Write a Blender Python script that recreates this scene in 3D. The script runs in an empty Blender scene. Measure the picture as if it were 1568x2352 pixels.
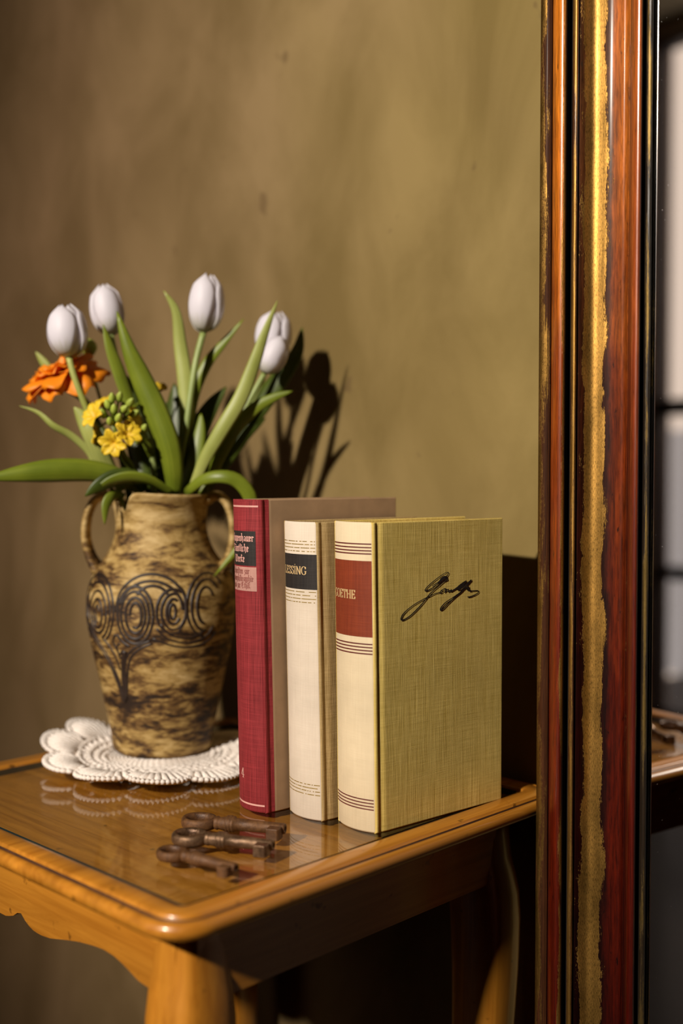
import bpy, math, random
from mathutils import Vector, Matrix, noise

random.seed(7)
PI = math.pi
scene = bpy.context.scene
COL = scene.collection

# ------------------------------------------------------------------ camera
F_PX = 2618.0                       # focal length in pixels of the 1568 x 2352 frame
PITCH = math.atan(91.0 / F_PX)      # looking slightly down
T = 0.72                            # height of the table top
EYE = Vector((0.0, 0.0, T + 0.232))
cam_d = bpy.data.cameras.new('camera')
cam = bpy.data.objects.new('camera', cam_d)
COL.objects.link(cam)
cam.location = EYE
cam.rotation_euler = (PI / 2 - PITCH, 0, 0)
cam_d.sensor_fit = 'VERTICAL'
cam_d.sensor_height = 36.0
cam_d.lens = F_PX / 2352.0 * 36.0
cam_d.clip_start = 0.02
cam_d.dof.use_dof = True
cam_d.dof.focus_distance = 0.765
cam_d.dof.aperture_fstop = 2.8
scene.camera = cam

# ------------------------------------------------------------------ world, lamp, exposure
world = bpy.data.worlds.new('world'); scene.world = world
world.use_nodes = True
bg = world.node_tree.nodes['Background']
bg.inputs[0].default_value = (0.98, 0.80, 0.69, 1)
bg.inputs[1].default_value = 1.0

LAMP_POS = Vector((-1.29, -1.07, 2.02))
LAMP_AIM = Vector((0.07, 0.80, 1.10))
ld = bpy.data.lights.new('lamp_light', 'SPOT')
ld.energy = 392.0
ld.color = (1.0, 0.90, 0.78)
ld.shadow_soft_size = 0.055
ld.spot_size = math.radians(47)
ld.spot_blend = 0.9
lamp_light = bpy.data.objects.new('lamp_light', ld)
COL.objects.link(lamp_light)
lamp_light.location = LAMP_POS
lamp_light.rotation_euler = (LAMP_AIM - LAMP_POS).to_track_quat('-Z', 'Y').to_euler()

vs = scene.view_settings
vs.view_transform = 'Standard'
vs.look = 'None'
vs.exposure = 0.0
vs.gamma = 1.0
vs.use_curve_mapping = False
scene.cycles.caustics_reflective = False

# ------------------------------------------------------------------ helpers
def at(px, py, d):
    """point seen at a spot of the photograph, at forward distance d"""
    fwd = Vector((0, math.cos(PITCH), -math.sin(PITCH)))
    up = Vector((0, math.sin(PITCH), math.cos(PITCH)))
    r = fwd + Vector((1, 0, 0)) * ((px - 784) / F_PX) - up * ((py - 1176) / F_PX)
    return EYE + r * (d / r.y)

def on_table(px, py, z=T):
    p = at(px, py, 1.0) - EYE
    return EYE + p * ((z - EYE.z) / p.z)

def empty(name, loc, rz=0.0):
    o = bpy.data.objects.new(name, None)
    o.empty_display_size = 0.03
    o.location = loc
    o.rotation_euler = (0, 0, rz)
    COL.objects.link(o)
    return o

def tag(o, label, cat, group=None, kind=None):
    o['label'] = label
    o['category'] = cat
    if group: o['group'] = group
    if kind: o['kind'] = kind
    return o

class MB:
    """collects faces for one mesh object"""
    def __init__(self):
        self.v = []; self.f = []; self.uv = {}
    def add(self, verts, faces, uvs=None):
        o = len(self.v)
        self.v += [Vector(p) for p in verts]
        for i, fc in enumerate(faces):
            self.f.append(tuple(o + k for k in fc))
            if uvs is not None:
                self.uv[len(self.f) - 1] = [uvs[k] for k in fc]
        return self
    def grid(self, rows, closed_u=False, closed_v=False, uv=False):
        n, m = len(rows), len(rows[0])
        vs_ = [p for r in rows for p in r]
        fs = []
        for i in range(n if closed_v else n - 1):
            for j in range(m if closed_u else m - 1):
                a, b = i, (i + 1) % n
                c, d = j, (j + 1) % m
                fs.append((a * m + c, a * m + d, b * m + d, b * m + c))
        uvs = [(j / max(1, m - 1), i / max(1, n - 1)) for i in range(n) for j in range(m)] if uv else None
        return self.add(vs_, fs, uvs)
    def box(self, x0, x1, y0, y1, z0, z1):
        v = [(x, y, z) for x in (x0, x1) for y in (y0, y1) for z in (z0, z1)]
        return self.add(v, [(0, 1, 3, 2), (4, 6, 7, 5), (0, 4, 5, 1), (2, 3, 7, 6), (0, 2, 6, 4), (1, 5, 7, 3)])
    def tube(self, pts, rad, sides=8, caps=True, flat=1.0, ref=None):
        pts = [Vector(p) for p in pts]
        n = len(pts)
        rad = rad if isinstance(rad, (list, tuple)) else [rad] * n
        ref = Vector(ref) if ref else Vector((0.13, 0.21, 0.97))
        rows = []
        for i, p in enumerate(pts):
            t = (pts[min(i + 1, n - 1)] - pts[max(i - 1, 0)]).normalized()
            a = t.cross(ref)
            if a.length < 1e-4: a = t.cross(Vector((1, 0, 0)))
            a.normalize(); b = t.cross(a).normalized()
            rows.append([p + (a * math.cos(2 * PI * k / sides) + b * flat * math.sin(2 * PI * k / sides)) * rad[i] for k in range(sides)])
        o = len(self.f)
        self.grid(rows, closed_u=True)
        if caps:
            base = len(self.v) - n * sides
            self.f.append(tuple(base + k for k in range(sides))[::-1])
            self.f.append(tuple(base + (n - 1) * sides + k for k in range(sides)))
        return self
    def ribbon(self, pts, widths, fn):
        """2D polyline with widths, mapped by fn(a, z) to 3D"""
        n = len(pts)
        L, R = [], []
        for i in range(n):
            x0, y0 = pts[max(0, i - 1)]; x1, y1 = pts[min(n - 1, i + 1)]
            dx, dy = x1 - x0, y1 - y0
            l = math.hypot(dx, dy) or 1
            nx, ny = -dy / l, dx / l
            w = widths[i] * 0.5
            L.append(fn(pts[i][0] + nx * w, pts[i][1] + ny * w))
            R.append(fn(pts[i][0] - nx * w, pts[i][1] - ny * w))
        return self.grid([L, R])
    def build(self, name, mat, parent=None, smooth=True, local=True, solid=0.0, bevel=0.0, weld=False):
        vs_ = self.v
        if parent is not None and not local:
            inv = (Matrix.Translation(parent.location) @ Matrix.Rotation(parent.rotation_euler.z, 4, 'Z')).inverted()
            vs_ = [inv @ p for p in vs_]
        me = bpy.data.meshes.new(name)
        me.from_pydata([tuple(p) for p in vs_], [], self.f)
        if self.uv:
            ul = me.uv_layers.new(name='UVMap')
            for p in me.polygons:
                if p.index in self.uv:
                    for k, li in enumerate(p.loop_indices):
                        ul.data[li].uv = self.uv[p.index][k]
        me.update()
        import bmesh
        bm = bmesh.new(); bm.from_mesh(me)
        if weld: bmesh.ops.remove_doubles(bm, verts=bm.verts, dist=1e-6)
        bmesh.ops.recalc_face_normals(bm, faces=bm.faces)
        bm.to_mesh(me); bm.free()
        if smooth:
            for p in me.polygons: p.use_smooth = True
        o = bpy.data.objects.new(name, me)
        me.materials.append(mat)
        COL.objects.link(o)
        if parent is not None: o.parent = parent
        if solid:
            s = o.modifiers.new('solid', 'SOLIDIFY'); s.thickness = solid; s.offset = 0
        if bevel:
            b = o.modifiers.new('bevel', 'BEVEL'); b.width = bevel; b.segments = 2; b.limit_method = 'ANGLE'
        return o

def lathe(mb, prof, seg=48, fn=None, closed=True):
    rows = []
    for (r, z) in prof:
        row = []
        for k in range(seg):
            th = 2 * PI * k / seg
            p = Vector((r * math.cos(th), r * math.sin(th), z))
            row.append(fn(p, th) if fn else p)
        rows.append(row)
    mb.grid(rows, closed_u=True)
    return mb

def spline(pts, n=16):
    """Catmull-Rom through points"""
    pts = [Vector(p) for p in pts]
    P = [pts[0] * 2 - pts[1]] + pts + [pts[-1] * 2 - pts[-2]]
    segs = len(pts) - 1
    out = []
    for i in range(n + 1):
        t = i / n * segs
        k = min(int(t), segs - 1); t -= k
        a, b, c, d = P[k], P[k + 1], P[k + 2], P[k + 3]
        out.append(0.5 * ((2 * b) + (c - a) * t + (2 * a - 5 * b + 4 * c - d) * t * t + (3 * b - a - 3 * c + d) * t ** 3))
    return out

# ------------------------------------------------------------------ materials
def new_mat(name):
    m = bpy.data.materials.new(name); m.use_nodes = True
    nt = m.node_tree
    for n in list(nt.nodes): nt.nodes.remove(n)
    out = nt.nodes.new('ShaderNodeOutputMaterial')
    return m, nt, out

def N(nt, typ, **kw):
    n = nt.nodes.new('ShaderNode' + typ)
    for k, v in kw.items():
        if k in n.inputs: n.inputs[k].default_value = v
        else: setattr(n, k, v)
    return n

def setin(n, **kw):
    for k, v in kw.items(): n.inputs[k.replace('_', ' ')].default_value = v

def c4(c): return (c[0], c[1], c[2], 1.0)

def bsdf(nt, out, color=(0.5, 0.5, 0.5), rough=0.5, metal=0.0, coat=0.0, coat_rough=0.1, spec=0.5):
    b = nt.nodes.new('ShaderNodeBsdfPrincipled')
    b.inputs['Base Color'].default_value = c4(color)
    b.inputs['Roughness'].default_value = rough
    b.inputs['Metallic'].default_value = metal
    b.inputs['Coat Weight'].default_value = coat
    b.inputs['Coat Roughness'].default_value = coat_rough
    b.inputs['Specular IOR Level'].default_value = spec
    nt.links.new(b.outputs[0], out.inputs[0])
    return b

def coords(nt, scale=(1, 1, 1), kind='Object', loc=(0, 0, 0)):
    tc = N(nt, 'TexCoord')
    mp = N(nt, 'Mapping')
    mp.inputs['Scale'].default_value = scale
    mp.inputs['Location'].default_value = loc
    nt.links.new(tc.outputs[kind], mp.inputs[0])
    return mp.outputs[0]

def nz(nt, vec, scale=5.0, detail=4.0, rough=0.55, dist=0.0):
    n = N(nt, 'TexNoise')
    n.inputs['Scale'].default_value = scale
    n.inputs['Detail'].default_value = detail
    n.inputs['Roughness'].default_value = rough
    n.inputs['Distortion'].default_value = dist
    nt.links.new(vec, n.inputs['Vector'])
    return n.outputs['Fac']

def ramp(nt, fac, stops, interp='LINEAR'):
    r = N(nt, 'ValToRGB')
    e = r.color_ramp.elements
    r.color_ramp.interpolation = interp
    while len(e) < len(stops): e.new(0.5)
    for el, (p, c) in zip(e, stops):
        el.position = p; el.color = c4(c) if not isinstance(c, (int, float)) else (c, c, c, 1)
    nt.links.new(fac, r.inputs[0])
    return r.outputs[0]

def mix(nt, fac, a, b, mode='MIX'):
    m = N(nt, 'MixRGB', blend_type=mode)
    for i, x in ((0, fac), (1, a), (2, b)):
        if hasattr(x, 'is_output'): nt.links.new(x, m.inputs[i])
        elif isinstance(x, (int, float)): m.inputs[i].default_value = x if i == 0 else (x, x, x, 1)
        else: m.inputs[i].default_value = c4(x)
    return m.outputs[0]

def mth(nt, op, a, b=0.0):
    m = N(nt, 'Math', operation=op)
    for i, x in ((0, a), (1, b)):
        if hasattr(x, 'is_output'): nt.links.new(x, m.inputs[i])
        else: m.inputs[i].default_value = x
    return m.outputs[0]

def bump(nt, b, height, strength=0.3, dist=0.001):
    n = N(nt, 'Bump')
    n.inputs['Strength'].default_value = strength
    n.inputs['Distance'].default_value = dist
    nt.links.new(height, n.inputs['Height'])
    nt.links.new(n.outputs[0], b.inputs['Normal'])

def plaster(name, a, b_, c, drift=False):
    m, nt, out = new_mat(name)
    b = bsdf(nt, out, rough=0.85, spec=0.2)
    big = nz(nt, coords(nt, (0.9, 1.0, 0.7), loc=(3.1, 0.0, 1.7)), 2.0, 3, 0.5, 0.6)
    cb = coords(nt, (1.0, 1.0, 0.55))
    cb.node.inputs['Rotation'].default_value = (0, math.radians(24), 0)
    brush = nz(nt, cb, 9.0, 5, 0.55, 0.5)
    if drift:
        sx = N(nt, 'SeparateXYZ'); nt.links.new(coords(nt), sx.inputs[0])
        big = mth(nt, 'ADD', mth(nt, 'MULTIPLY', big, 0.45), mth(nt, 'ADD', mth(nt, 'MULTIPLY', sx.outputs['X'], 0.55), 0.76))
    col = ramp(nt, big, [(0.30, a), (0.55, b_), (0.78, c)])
    shade = ramp(nt, brush, [(0.34, (0.76, 0.75, 0.69)), (0.66, (1.18, 1.20, 1.32))])
    col = mix(nt, 1.0, col, shade, 'MULTIPLY')
    spot = nz(nt, coords(nt), 26, 2, 0.4)
    col = mix(nt, ramp(nt, spot, [(0.745, 0.0), (0.77, 0.55)]), col, (0.10, 0.06, 0.025))
    nt.links.new(col, b.inputs['Base Color'])
    fine = nz(nt, coords(nt, (1, 1, 1)), 420, 3, 0.6)
    med = nz(nt, coords(nt, (1, 1, 1)), 38, 4, 0.6)
    h = mth(nt, 'ADD', mth(nt, 'MULTIPLY', fine, 0.25), med)
    bump(nt, b, h, 0.35, 0.0012)
    return m

def wood(name, dark, light, axis='X', rough=0.35, coat=0.5, scale=1.0, coat_rough=0.12):
    m, nt, out = new_mat(name)
    b = bsdf(nt, out, rough=rough, coat=coat, coat_rough=coat_rough)
    s = {'X': (3, 60, 60), 'Y': (60, 3, 60), 'Z': (60, 60, 3)}[axis]
    s = tuple(k * scale for k in s)
    g = nz(nt, coords(nt, s), 2.2, 6, 0.65, 0.8)
    g2 = nz(nt, coords(nt, tuple(k * 0.22 for k in s)), 2.0, 3, 0.5, 0.4)
    col = ramp(nt, g, [(0.3, dark), (0.62, light)])
    sh = ramp(nt, g2, [(0.3, 0.72), (0.7, 1.15)])
    col = mix(nt, 1.0, col, sh, 'MULTIPLY')
    sp = nz(nt, coords(nt, (1, 1, 1)), 95, 2, 0.5)
    col = mix(nt, ramp(nt, sp, [(0.68, 0.0), (0.76, 0.8)]), col, tuple(k * 0.25 for k in dark))
    nt.links.new(col, b.inputs['Base Color'])
    bump(nt, b, g, 0.12, 0.0006)
    return m

def linen(name, a, b_, weave=1.0, contrast=1.0, rough=0.75):
    m, nt, out = new_mat(name)
    b = bsdf(nt, out, rough=rough, spec=0.25)
    warp = nz(nt, coords(nt, (2600 * weave, 2600 * weave, 34)), 1.0, 2, 0.6)
    weft = nz(nt, coords(nt, (40, 40, 2600 * weave)), 1.0, 2, 0.6)
    slub = nz(nt, coords(nt, (700, 700, 14)), 1.0, 4, 0.6)
    slub2 = nz(nt, coords(nt, (22, 22, 420)), 1.0, 3, 0.6)
    h = mth(nt, 'ADD', mth(nt, 'MULTIPLY', warp, 1.3), mth(nt, 'MULTIPLY', weft, 0.7))
    f = mth(nt, 'MULTIPLY', mth(nt, 'ADD', mth(nt, 'ADD', h, mth(nt, 'MULTIPLY', slub, 0.6)), mth(nt, 'MULTIPLY', slub2, 0.25)), 0.351)
    col = ramp(nt, f, [(0.5 - 0.11 / contrast, a), (0.5 + 0.11 / contrast, b_)])
    stain = nz(nt, coords(nt, (1, 1, 1)), 17, 4, 0.6)
    col = mix(nt, 1.0, col, ramp(nt, stain, [(0.3, 0.86), (0.7, 1.08)]), 'MULTIPLY')
    nt.links.new(col, b.inputs['Base Color'])
    bump(nt, b, h, 0.35, 0.0004)
    return m

def plain(name, col, rough=0.6, metal=0.0, var=0.12, vscale=60, spec=0.4, coat=0.0, bmp=0.0):
    m, nt, out = new_mat(name)
    b = bsdf(nt, out, rough=rough, metal=metal, spec=spec, coat=coat)
    n = nz(nt, coords(nt), vscale, 4, 0.6)
    c = mix(nt, 1.0, col, ramp(nt, n, [(0.3, 1 - var), (0.7, 1 + var)]), 'MULTIPLY')
    nt.links.new(c, b.inputs['Base Color'])
    if bmp: bump(nt, b, n, bmp, 0.001)
    return m

def leafy(name, a, b_, rough=0.42):
    m, nt, out = new_mat(name)
    pb = nt.nodes.new('ShaderNodeBsdfPrincipled')
    pb.inputs['Roughness'].default_value = rough
    vein = nz(nt, coords(nt, (38, 1.6, 1), 'UV'), 1.0, 3, 0.6)
    blot = nz(nt, coords(nt, (1, 1, 1)), 28, 3, 0.5)
    col = ramp(nt, mth(nt, 'ADD', mth(nt, 'MULTIPLY', vein, 0.6), mth(nt, 'MULTIPLY', blot, 0.4)), [(0.36, a), (0.62, b_)])
    nt.links.new(col, pb.inputs['Base Color'])
    tr = nt.nodes.new('ShaderNodeBsdfTranslucent')
    nt.links.new(col, tr.inputs[0])
    ms = nt.nodes.new('ShaderNodeMixShader'); ms.inputs[0].default_value = 0.22
    nt.links.new(pb.outputs[0], ms.inputs[1]); nt.links.new(tr.outputs[0], ms.inputs[2])
    nt.links.new(ms.outputs[0], out.inputs[0])
    return m

def petal_mat(name, base, tip, trans=0.25):
    m, nt, out = new_mat(name)
    pb = nt.nodes.new('ShaderNodeBsdfPrincipled'); pb.inputs['Roughness'].default_value = 0.5
    tc = N(nt, 'TexCoord'); sx = N(nt, 'SeparateXYZ')
    nt.links.new(tc.outputs['UV'], sx.inputs[0])
    vein = nz(nt, coords(nt, (30, 1.2, 1), 'UV'), 1.0, 3, 0.6)
    f = mth(nt, 'ADD', sx.outputs['Y'], mth(nt, 'MULTIPLY', mth(nt, 'SUBTRACT', vein, 0.5), 0.5))
    col = ramp(nt, f, [(0.0, base), (0.28, tip), (1.0, tip)])
    nt.links.new(col, pb.inputs['Base Color'])
    tr = nt.nodes.new('ShaderNodeBsdfTranslucent'); nt.links.new(col, tr.inputs[0])
    ms = nt.nodes.new('ShaderNodeMixShader'); ms.inputs[0].default_value = trans
    nt.links.new(pb.outputs[0], ms.inputs[1]); nt.links.new(tr.outputs[0], ms.inputs[2])
    nt.links.new(ms.outputs[0], out.inputs[0])
    return m

def clear_glass(name, tint=(0.985, 0.965, 0.94), ior=1.5):
    m, nt, out = new_mat(name)
    lw = N(nt, 'LayerWeight')
    fr_out = mth(nt, 'ADD', mth(nt, 'MULTIPLY', mth(nt, 'POWER', lw.outputs['Facing'], 5.0), 0.96), 0.04)
    tp = nt.nodes.new('ShaderNodeBsdfTransparent'); tp.inputs[0].default_value = c4(tint)
    gl = nt.nodes.new('ShaderNodeBsdfGlossy'); gl.inputs['Roughness'].default_value = 0.015
    ms = nt.nodes.new('ShaderNodeMixShader')
    nt.links.new(fr_out, ms.inputs[0])
    nt.links.new(tp.outputs[0], ms.inputs[1]); nt.links.new(gl.outputs[0], ms.inputs[2])
    nt.links.new(ms.outputs[0], out.inputs[0])
    return m

M = {}
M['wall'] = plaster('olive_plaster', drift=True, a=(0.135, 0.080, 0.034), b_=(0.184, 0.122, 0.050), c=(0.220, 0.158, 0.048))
M['room'] = plaster('room_plaster', (0.085, 0.070, 0.040), (0.10, 0.085, 0.050), (0.12, 0.10, 0.06))
M['floor'] = wood('floor_boards', (0.012, 0.007, 0.004), (0.025, 0.014, 0.008), 'X', 0.6, 0.1, 0.3)
M['honey_x'] = wood('honey_wood_x', (0.36, 0.125, 0.010), (0.54, 0.215, 0.022), 'X', 0.34, 0.5)
M['honey_y'] = wood('honey_wood_y', (0.36, 0.125, 0.010), (0.54, 0.215, 0.022), 'Y', 0.34, 0.5)
M['honey_z'] = wood('honey_wood_z', (0.36, 0.125, 0.010), (0.54, 0.215, 0.022), 'Z', 0.34, 0.5)
M['veneer'] = wood('walnut_veneer', (0.30, 0.120, 0.010), (0.52, 0.245, 0.030), 'Y', 0.35, 0.3, 1.6)
M['glass'] = clear_glass('clear_glass')
M['edge'] = plain('glass_edge', (0.012, 0.022, 0.022), 0.2)

# ------------------------------------------------------------------ the room (axes turned 45.65 degrees to the camera)
AZ = math.radians(45.65)
U = Vector((math.cos(AZ), math.sin(AZ), 0))     # towards the plaster wall
R = Vector((math.sin(AZ), -math.cos(AZ), 0))    # along it, to the right
WALL_C = 0.711
FRONT_C = -2.2
LEFT_S, RIGHT_S = -3.1, 1.7
CEIL = 2.60

def room_obj(name, boxes, mat):
    """boxes given as c0, c1, s0, s1, z0, z1; local x runs along the wall, local y out through it"""
    mb = MB()
    for (c0, c1, s0, s1, z0, z1) in boxes: mb.box(s0, s1, c0, c1, z0, z1)
    o = mb.build(name, mat, smooth=False)
    o.rotation_euler = (0, 0, math.atan2(R.y, R.x))
    o['kind'] = 'structure'
    return o

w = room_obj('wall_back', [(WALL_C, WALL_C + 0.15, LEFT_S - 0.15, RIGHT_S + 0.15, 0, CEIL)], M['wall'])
w['label'] = 'mottled olive brown plaster wall behind the flowers and books'
room_obj('wall_left', [(FRONT_C, WALL_C, LEFT_S - 0.15, LEFT_S, 0, CEIL)], M['room'])
room_obj('wall_right', [(FRONT_C, WALL_C, RIGHT_S, RIGHT_S + 0.15, 0, CEIL)], M['room'])
WS0, WS1, WZ1 = -2.673, -1.55, 2.56             # the tall glazed door in the wall opposite
fc0, fc1 = FRONT_C - 0.15, FRONT_C
room_obj('wall_front', [(fc0, fc1, LEFT_S - 0.15, WS0, 0, CEIL), (fc0, fc1, WS1, RIGHT_S + 0.15, 0, CEIL),
                        (fc0, fc1, WS0, WS1, WZ1, CEIL)], plaster('warm_plaster', (0.30, 0.20, 0.11), (0.36, 0.25, 0.14), (0.40, 0.29, 0.17)))
room_obj('floor', [(FRONT_C - 1.0, WALL_C + 0.15, LEFT_S - 0.15, RIGHT_S + 0.15, -0.1, 0)], M['floor'])
room_obj('ceiling', [(FRONT_C - 0.15, WALL_C + 0.15, LEFT_S - 0.15, RIGHT_S + 0.15, CEIL, CEIL + 0.1)],
         plain('ceiling_paint', (0.50, 0.44, 0.30), 0.9))

M['door_paint'] = plain('door_paint', (0.06, 0.045, 0.05), 0.5)
M['pale_render'] = plain('pale_render', (0.74, 0.84, 1.0), 0.9)
door = empty('window_1', (0, 0, 0), math.atan2(R.y, R.x)); door['kind'] = 'structure'
door['label'] = 'tall glazed balcony door, seen blurred in the mirror'
f = MB()
cy = FRONT_C - 0.08
f.box(WS0, WS0 + 0.02, cy - 0.03, cy + 0.03, 0, WZ1); f.box(WS1 - 0.05, WS1, cy - 0.03, cy + 0.03, 0, WZ1)
f.box(WS0, WS1, cy - 0.03, cy + 0.03, WZ1 - 0.03, WZ1); f.box(WS0, WS1, cy - 0.03, cy + 0.03, 0.0, 0.06)
f.build('frame', M['door_paint'], door, smooth=False)
MB().box(WS0, WS1, cy - 0.025, cy + 0.025, 1.165, 1.225).build('rail', M['door_paint'], door, smooth=False)
MB().box(WS0 + 0.03, WS1, cy - 0.02, cy + 0.02, 0.55, 0.60).build('rail', M['door_paint'], door, smooth=False)
MB().box(WS0 + 0.02, WS1 - 0.05, cy - 0.002, cy + 0.002, 1.225, WZ1 - 0.03).build('pane', M['glass'], door, smooth=False)
MB().box(WS0 + 0.02, WS1 - 0.05, cy - 0.002, cy + 0.002, 0.06, 1.165).build('pane', M['glass'], door, smooth=False)
room_obj('wall_balcony', [(FRONT_C - 1.1, FRONT_C - 1.0, LEFT_S - 1.2, RIGHT_S, 0, 1.15)], M['pale_render'])
pd = bpy.data.lights.new('daylight_portal', 'AREA')          # guides sky light through the glazed door
pd.shape = 'RECTANGLE'; pd.size = WS1 - WS0; pd.size_y = WZ1
pd.cycles.is_portal = True
po = bpy.data.objects.new('daylight_portal', pd); COL.objects.link(po)
po.location = R * ((WS0 + WS1) / 2) + U * (FRONT_C - 0.01) + Vector((0, 0, WZ1 / 2))
po.rotation_euler = U.to_track_quat('-Z', 'Y').to_euler()

# ------------------------------------------------------------------ mirror with gilded moulded frame
def gilded(name, presence, woods, gold=(0.40, 0.215, 0.050), grough=0.47, coat=0.5, wmetal=0.08, seed=0.0, wrough=0.34, hue_shade=0.0, wander=0.0, wspec=0.5):
    """worn leaf over lacquered wood; presence and woods are ramps across the moulding (U), V runs along it in metres"""
    m, nt, out = new_mat(name)
    b = bsdf(nt, out, rough=0.4, coat=coat, coat_rough=0.16, spec=wspec)
    tc = N(nt, 'TexCoord'); sx = N(nt, 'SeparateXYZ'); nt.links.new(tc.outputs['UV'], sx.inputs[0])
    grain = nz(nt, coords(nt, (14, 26, 1), 'UV', (seed, seed * 2, 0)), 1.0, 7, 0.68, 0.25)
    blotch = nz(nt, coords(nt, (1.2, 13, 1), 'UV', (seed * 3, seed, 0)), 1.0, 4, 0.6, 0.4)
    speck = nz(nt, coords(nt, (55, 420, 1), 'UV', (seed, 0, 0)), 1.0, 2, 0.6)
    n = mth(nt, 'ADD', mth(nt, 'MULTIPLY', grain, 0.5), mth(nt, 'MULTIPLY', blotch, 0.9))
    n = mth(nt, 'ADD', n, mth(nt, 'MULTIPLY', speck, 0.35))
    ux = sx.outputs['X']
    if wander:      # the leaf ends in an irregular edge
        wn = nz(nt, coords(nt, (0.6, 15, 1), 'UV', (seed, 5, 0)), 1.0, 5, 0.65)
        wn2 = nz(nt, coords(nt, (9, 70, 1), 'UV', (seed, 9, 0)), 1.0, 4, 0.7, 0.6)
        ux = mth(nt, 'ADD', ux, mth(nt, 'MULTIPLY', mth(nt, 'SUBTRACT', mth(nt, 'ADD', mth(nt, 'MULTIPLY', wn, 0.7), mth(nt, 'MULTIPLY', wn2, 0.3)), 0.5), wander))
    pres = ramp(nt, ux, presence)
    mval = mth(nt, 'ADD', pres, mth(nt, 'SUBTRACT', n, 0.875))
    mask = ramp(nt, mval, [(0.46, 0.0), (0.53, 1.0)])
    wcol = ramp(nt, ux, woods)
    wv = nz(nt, coords(nt, (7, 9, 1), 'UV', (seed + 4, 1, 0)), 1.0, 5, 0.65, 0.6)
    wcol = mix(nt, 1.0, wcol, ramp(nt, wv, [(0.3, 0.45), (0.65, 1.25)]), 'MULTIPLY')
    wf = nz(nt, coords(nt, (26, 55, 1), 'UV', (seed, 2, 0)), 1.0, 5, 0.7, 0.3)
    wcol = mix(nt, 1.0, wcol, ramp(nt, wf, [(0.30, 0.35), (0.58, 1.15)]), 'MULTIPLY')
    dn = nz(nt, coords(nt, (9, 75, 1), 'UV', (seed + 7, 3, 0)), 1.0, 3, 0.6)
    wcol = mix(nt, ramp(nt, dn, [(0.66, 0.0), (0.72, 0.9)]), wcol, (0.018, 0.009, 0.005))
    if hue_shade:
        # lacquer reddens downwards; the dimmer light on the lower frame is painted into it
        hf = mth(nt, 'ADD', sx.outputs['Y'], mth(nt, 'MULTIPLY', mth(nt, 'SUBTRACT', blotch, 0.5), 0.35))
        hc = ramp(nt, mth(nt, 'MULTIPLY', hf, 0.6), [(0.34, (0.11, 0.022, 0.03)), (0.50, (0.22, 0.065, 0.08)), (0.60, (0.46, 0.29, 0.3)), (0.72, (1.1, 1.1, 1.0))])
        wcol = mix(nt, hue_shade, wcol, mix(nt, 1.0, wcol, hc, 'MULTIPLY'))
    gv = nz(nt, coords(nt, (70, 420, 1), 'UV'), 1.0, 4, 0.75)
    gcol = mix(nt, ramp(nt, gv, [(0.36, 0.85), (0.54, 0.0)]), gold, tuple(k * 0.22 for k in gold))
    gb = nz(nt, coords(nt, (3, 22, 1), 'UV', (seed, seed, 0)), 1.0, 5, 0.65)
    gcol = mix(nt, 1.0, gcol, ramp(nt, gb, [(0.3, 0.60), (0.65, 1.25)]), 'MULTIPLY')
    col = mix(nt, mask, wcol, gcol)
    nt.links.new(col, b.inputs['Base Color'])
    nt.links.new(mth(nt, 'ADD', mth(nt, 'MULTIPLY', mask, 0.93 - wmetal), wmetal), b.inputs['Metallic'])
    nt.links.new(mth(nt, 'ADD', mth(nt, 'MULTIPLY', mask, grough - wrough), wrough), b.inputs['Roughness'])
    nt.links.new(mth(nt, 'SUBTRACT', coat, mth(nt, 'MULTIPLY', mask, coat * 0.8)), b.inputs['Coat Weight'])
    h = mth(nt, 'ADD', mth(nt, 'MULTIPLY', mask, 0.6), mth(nt, 'MULTIPLY', grain, 0.6))
    bump(nt, b, h, 0.35, 0.0005)
    return m

AMB = (0.62, 0.18, 0.014); RED = (0.46, 0.11, 0.02); UMB = (0.050, 0.016, 0.005)
MW, MH = 0.64, 1.98
MROT = math.radians(-49.0)
mirror = empty('tall_mirror', (0.1353, 0.785, 0.0), MROT)
tag(mirror, 'tall mirror in a worn gilt and red-brown moulded wooden frame', 'mirror')

def frame_part(name, prof, mat, flush=True):
    """sweep a profile (w from the outer edge, h towards the room) round the four sides"""
    mb = MB()
    pts = [(w0 + (0.81 * h if flush else 0.0), h) for (w0, h) in prof]
    w0, w1 = prof[0][0], prof[-1][0]
    span = (w1 - w0) or 1
    for side in range(4):
        vs_, uvs = [], []
        for i, (w_, h) in enumerate(pts):
            cs = [(w_, w_), (MW - w_, w_), (MW - w_, MH - w_), (w_, MH - w_)]
            a, b = cs[side], cs[(side + 1) % 4]
            for k in range(13):
                t = k / 12
                x = a[0] + (b[0] - a[0]) * t; z = a[1] + (b[1] - a[1]) * t
                vs_.append((x, -h, z))
                uvs.append(((prof[i][0] - w0) / span, (x if side in (0, 2) else z) + (side != 3) * 3.7))
        fs = [(i * 13 + k, i * 13 + k + 1, (i + 1) * 13 + k + 1, (i + 1) * 13 + k) for i in range(len(pts) - 1) for k in range(12)]
        mb.add(vs_, fs, uvs)
    return mb.build(name, mat, mirror)

def halfround(a, b, base, height, base2=None, n=10):
    base2 = base if base2 is None else base2
    return [(a + (b - a) * (1 - math.cos(PI * k / n)) / 2, base + (base2 - base) * k / n + height * math.sin(PI * k / n)) for k in range(n + 1)]

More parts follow.
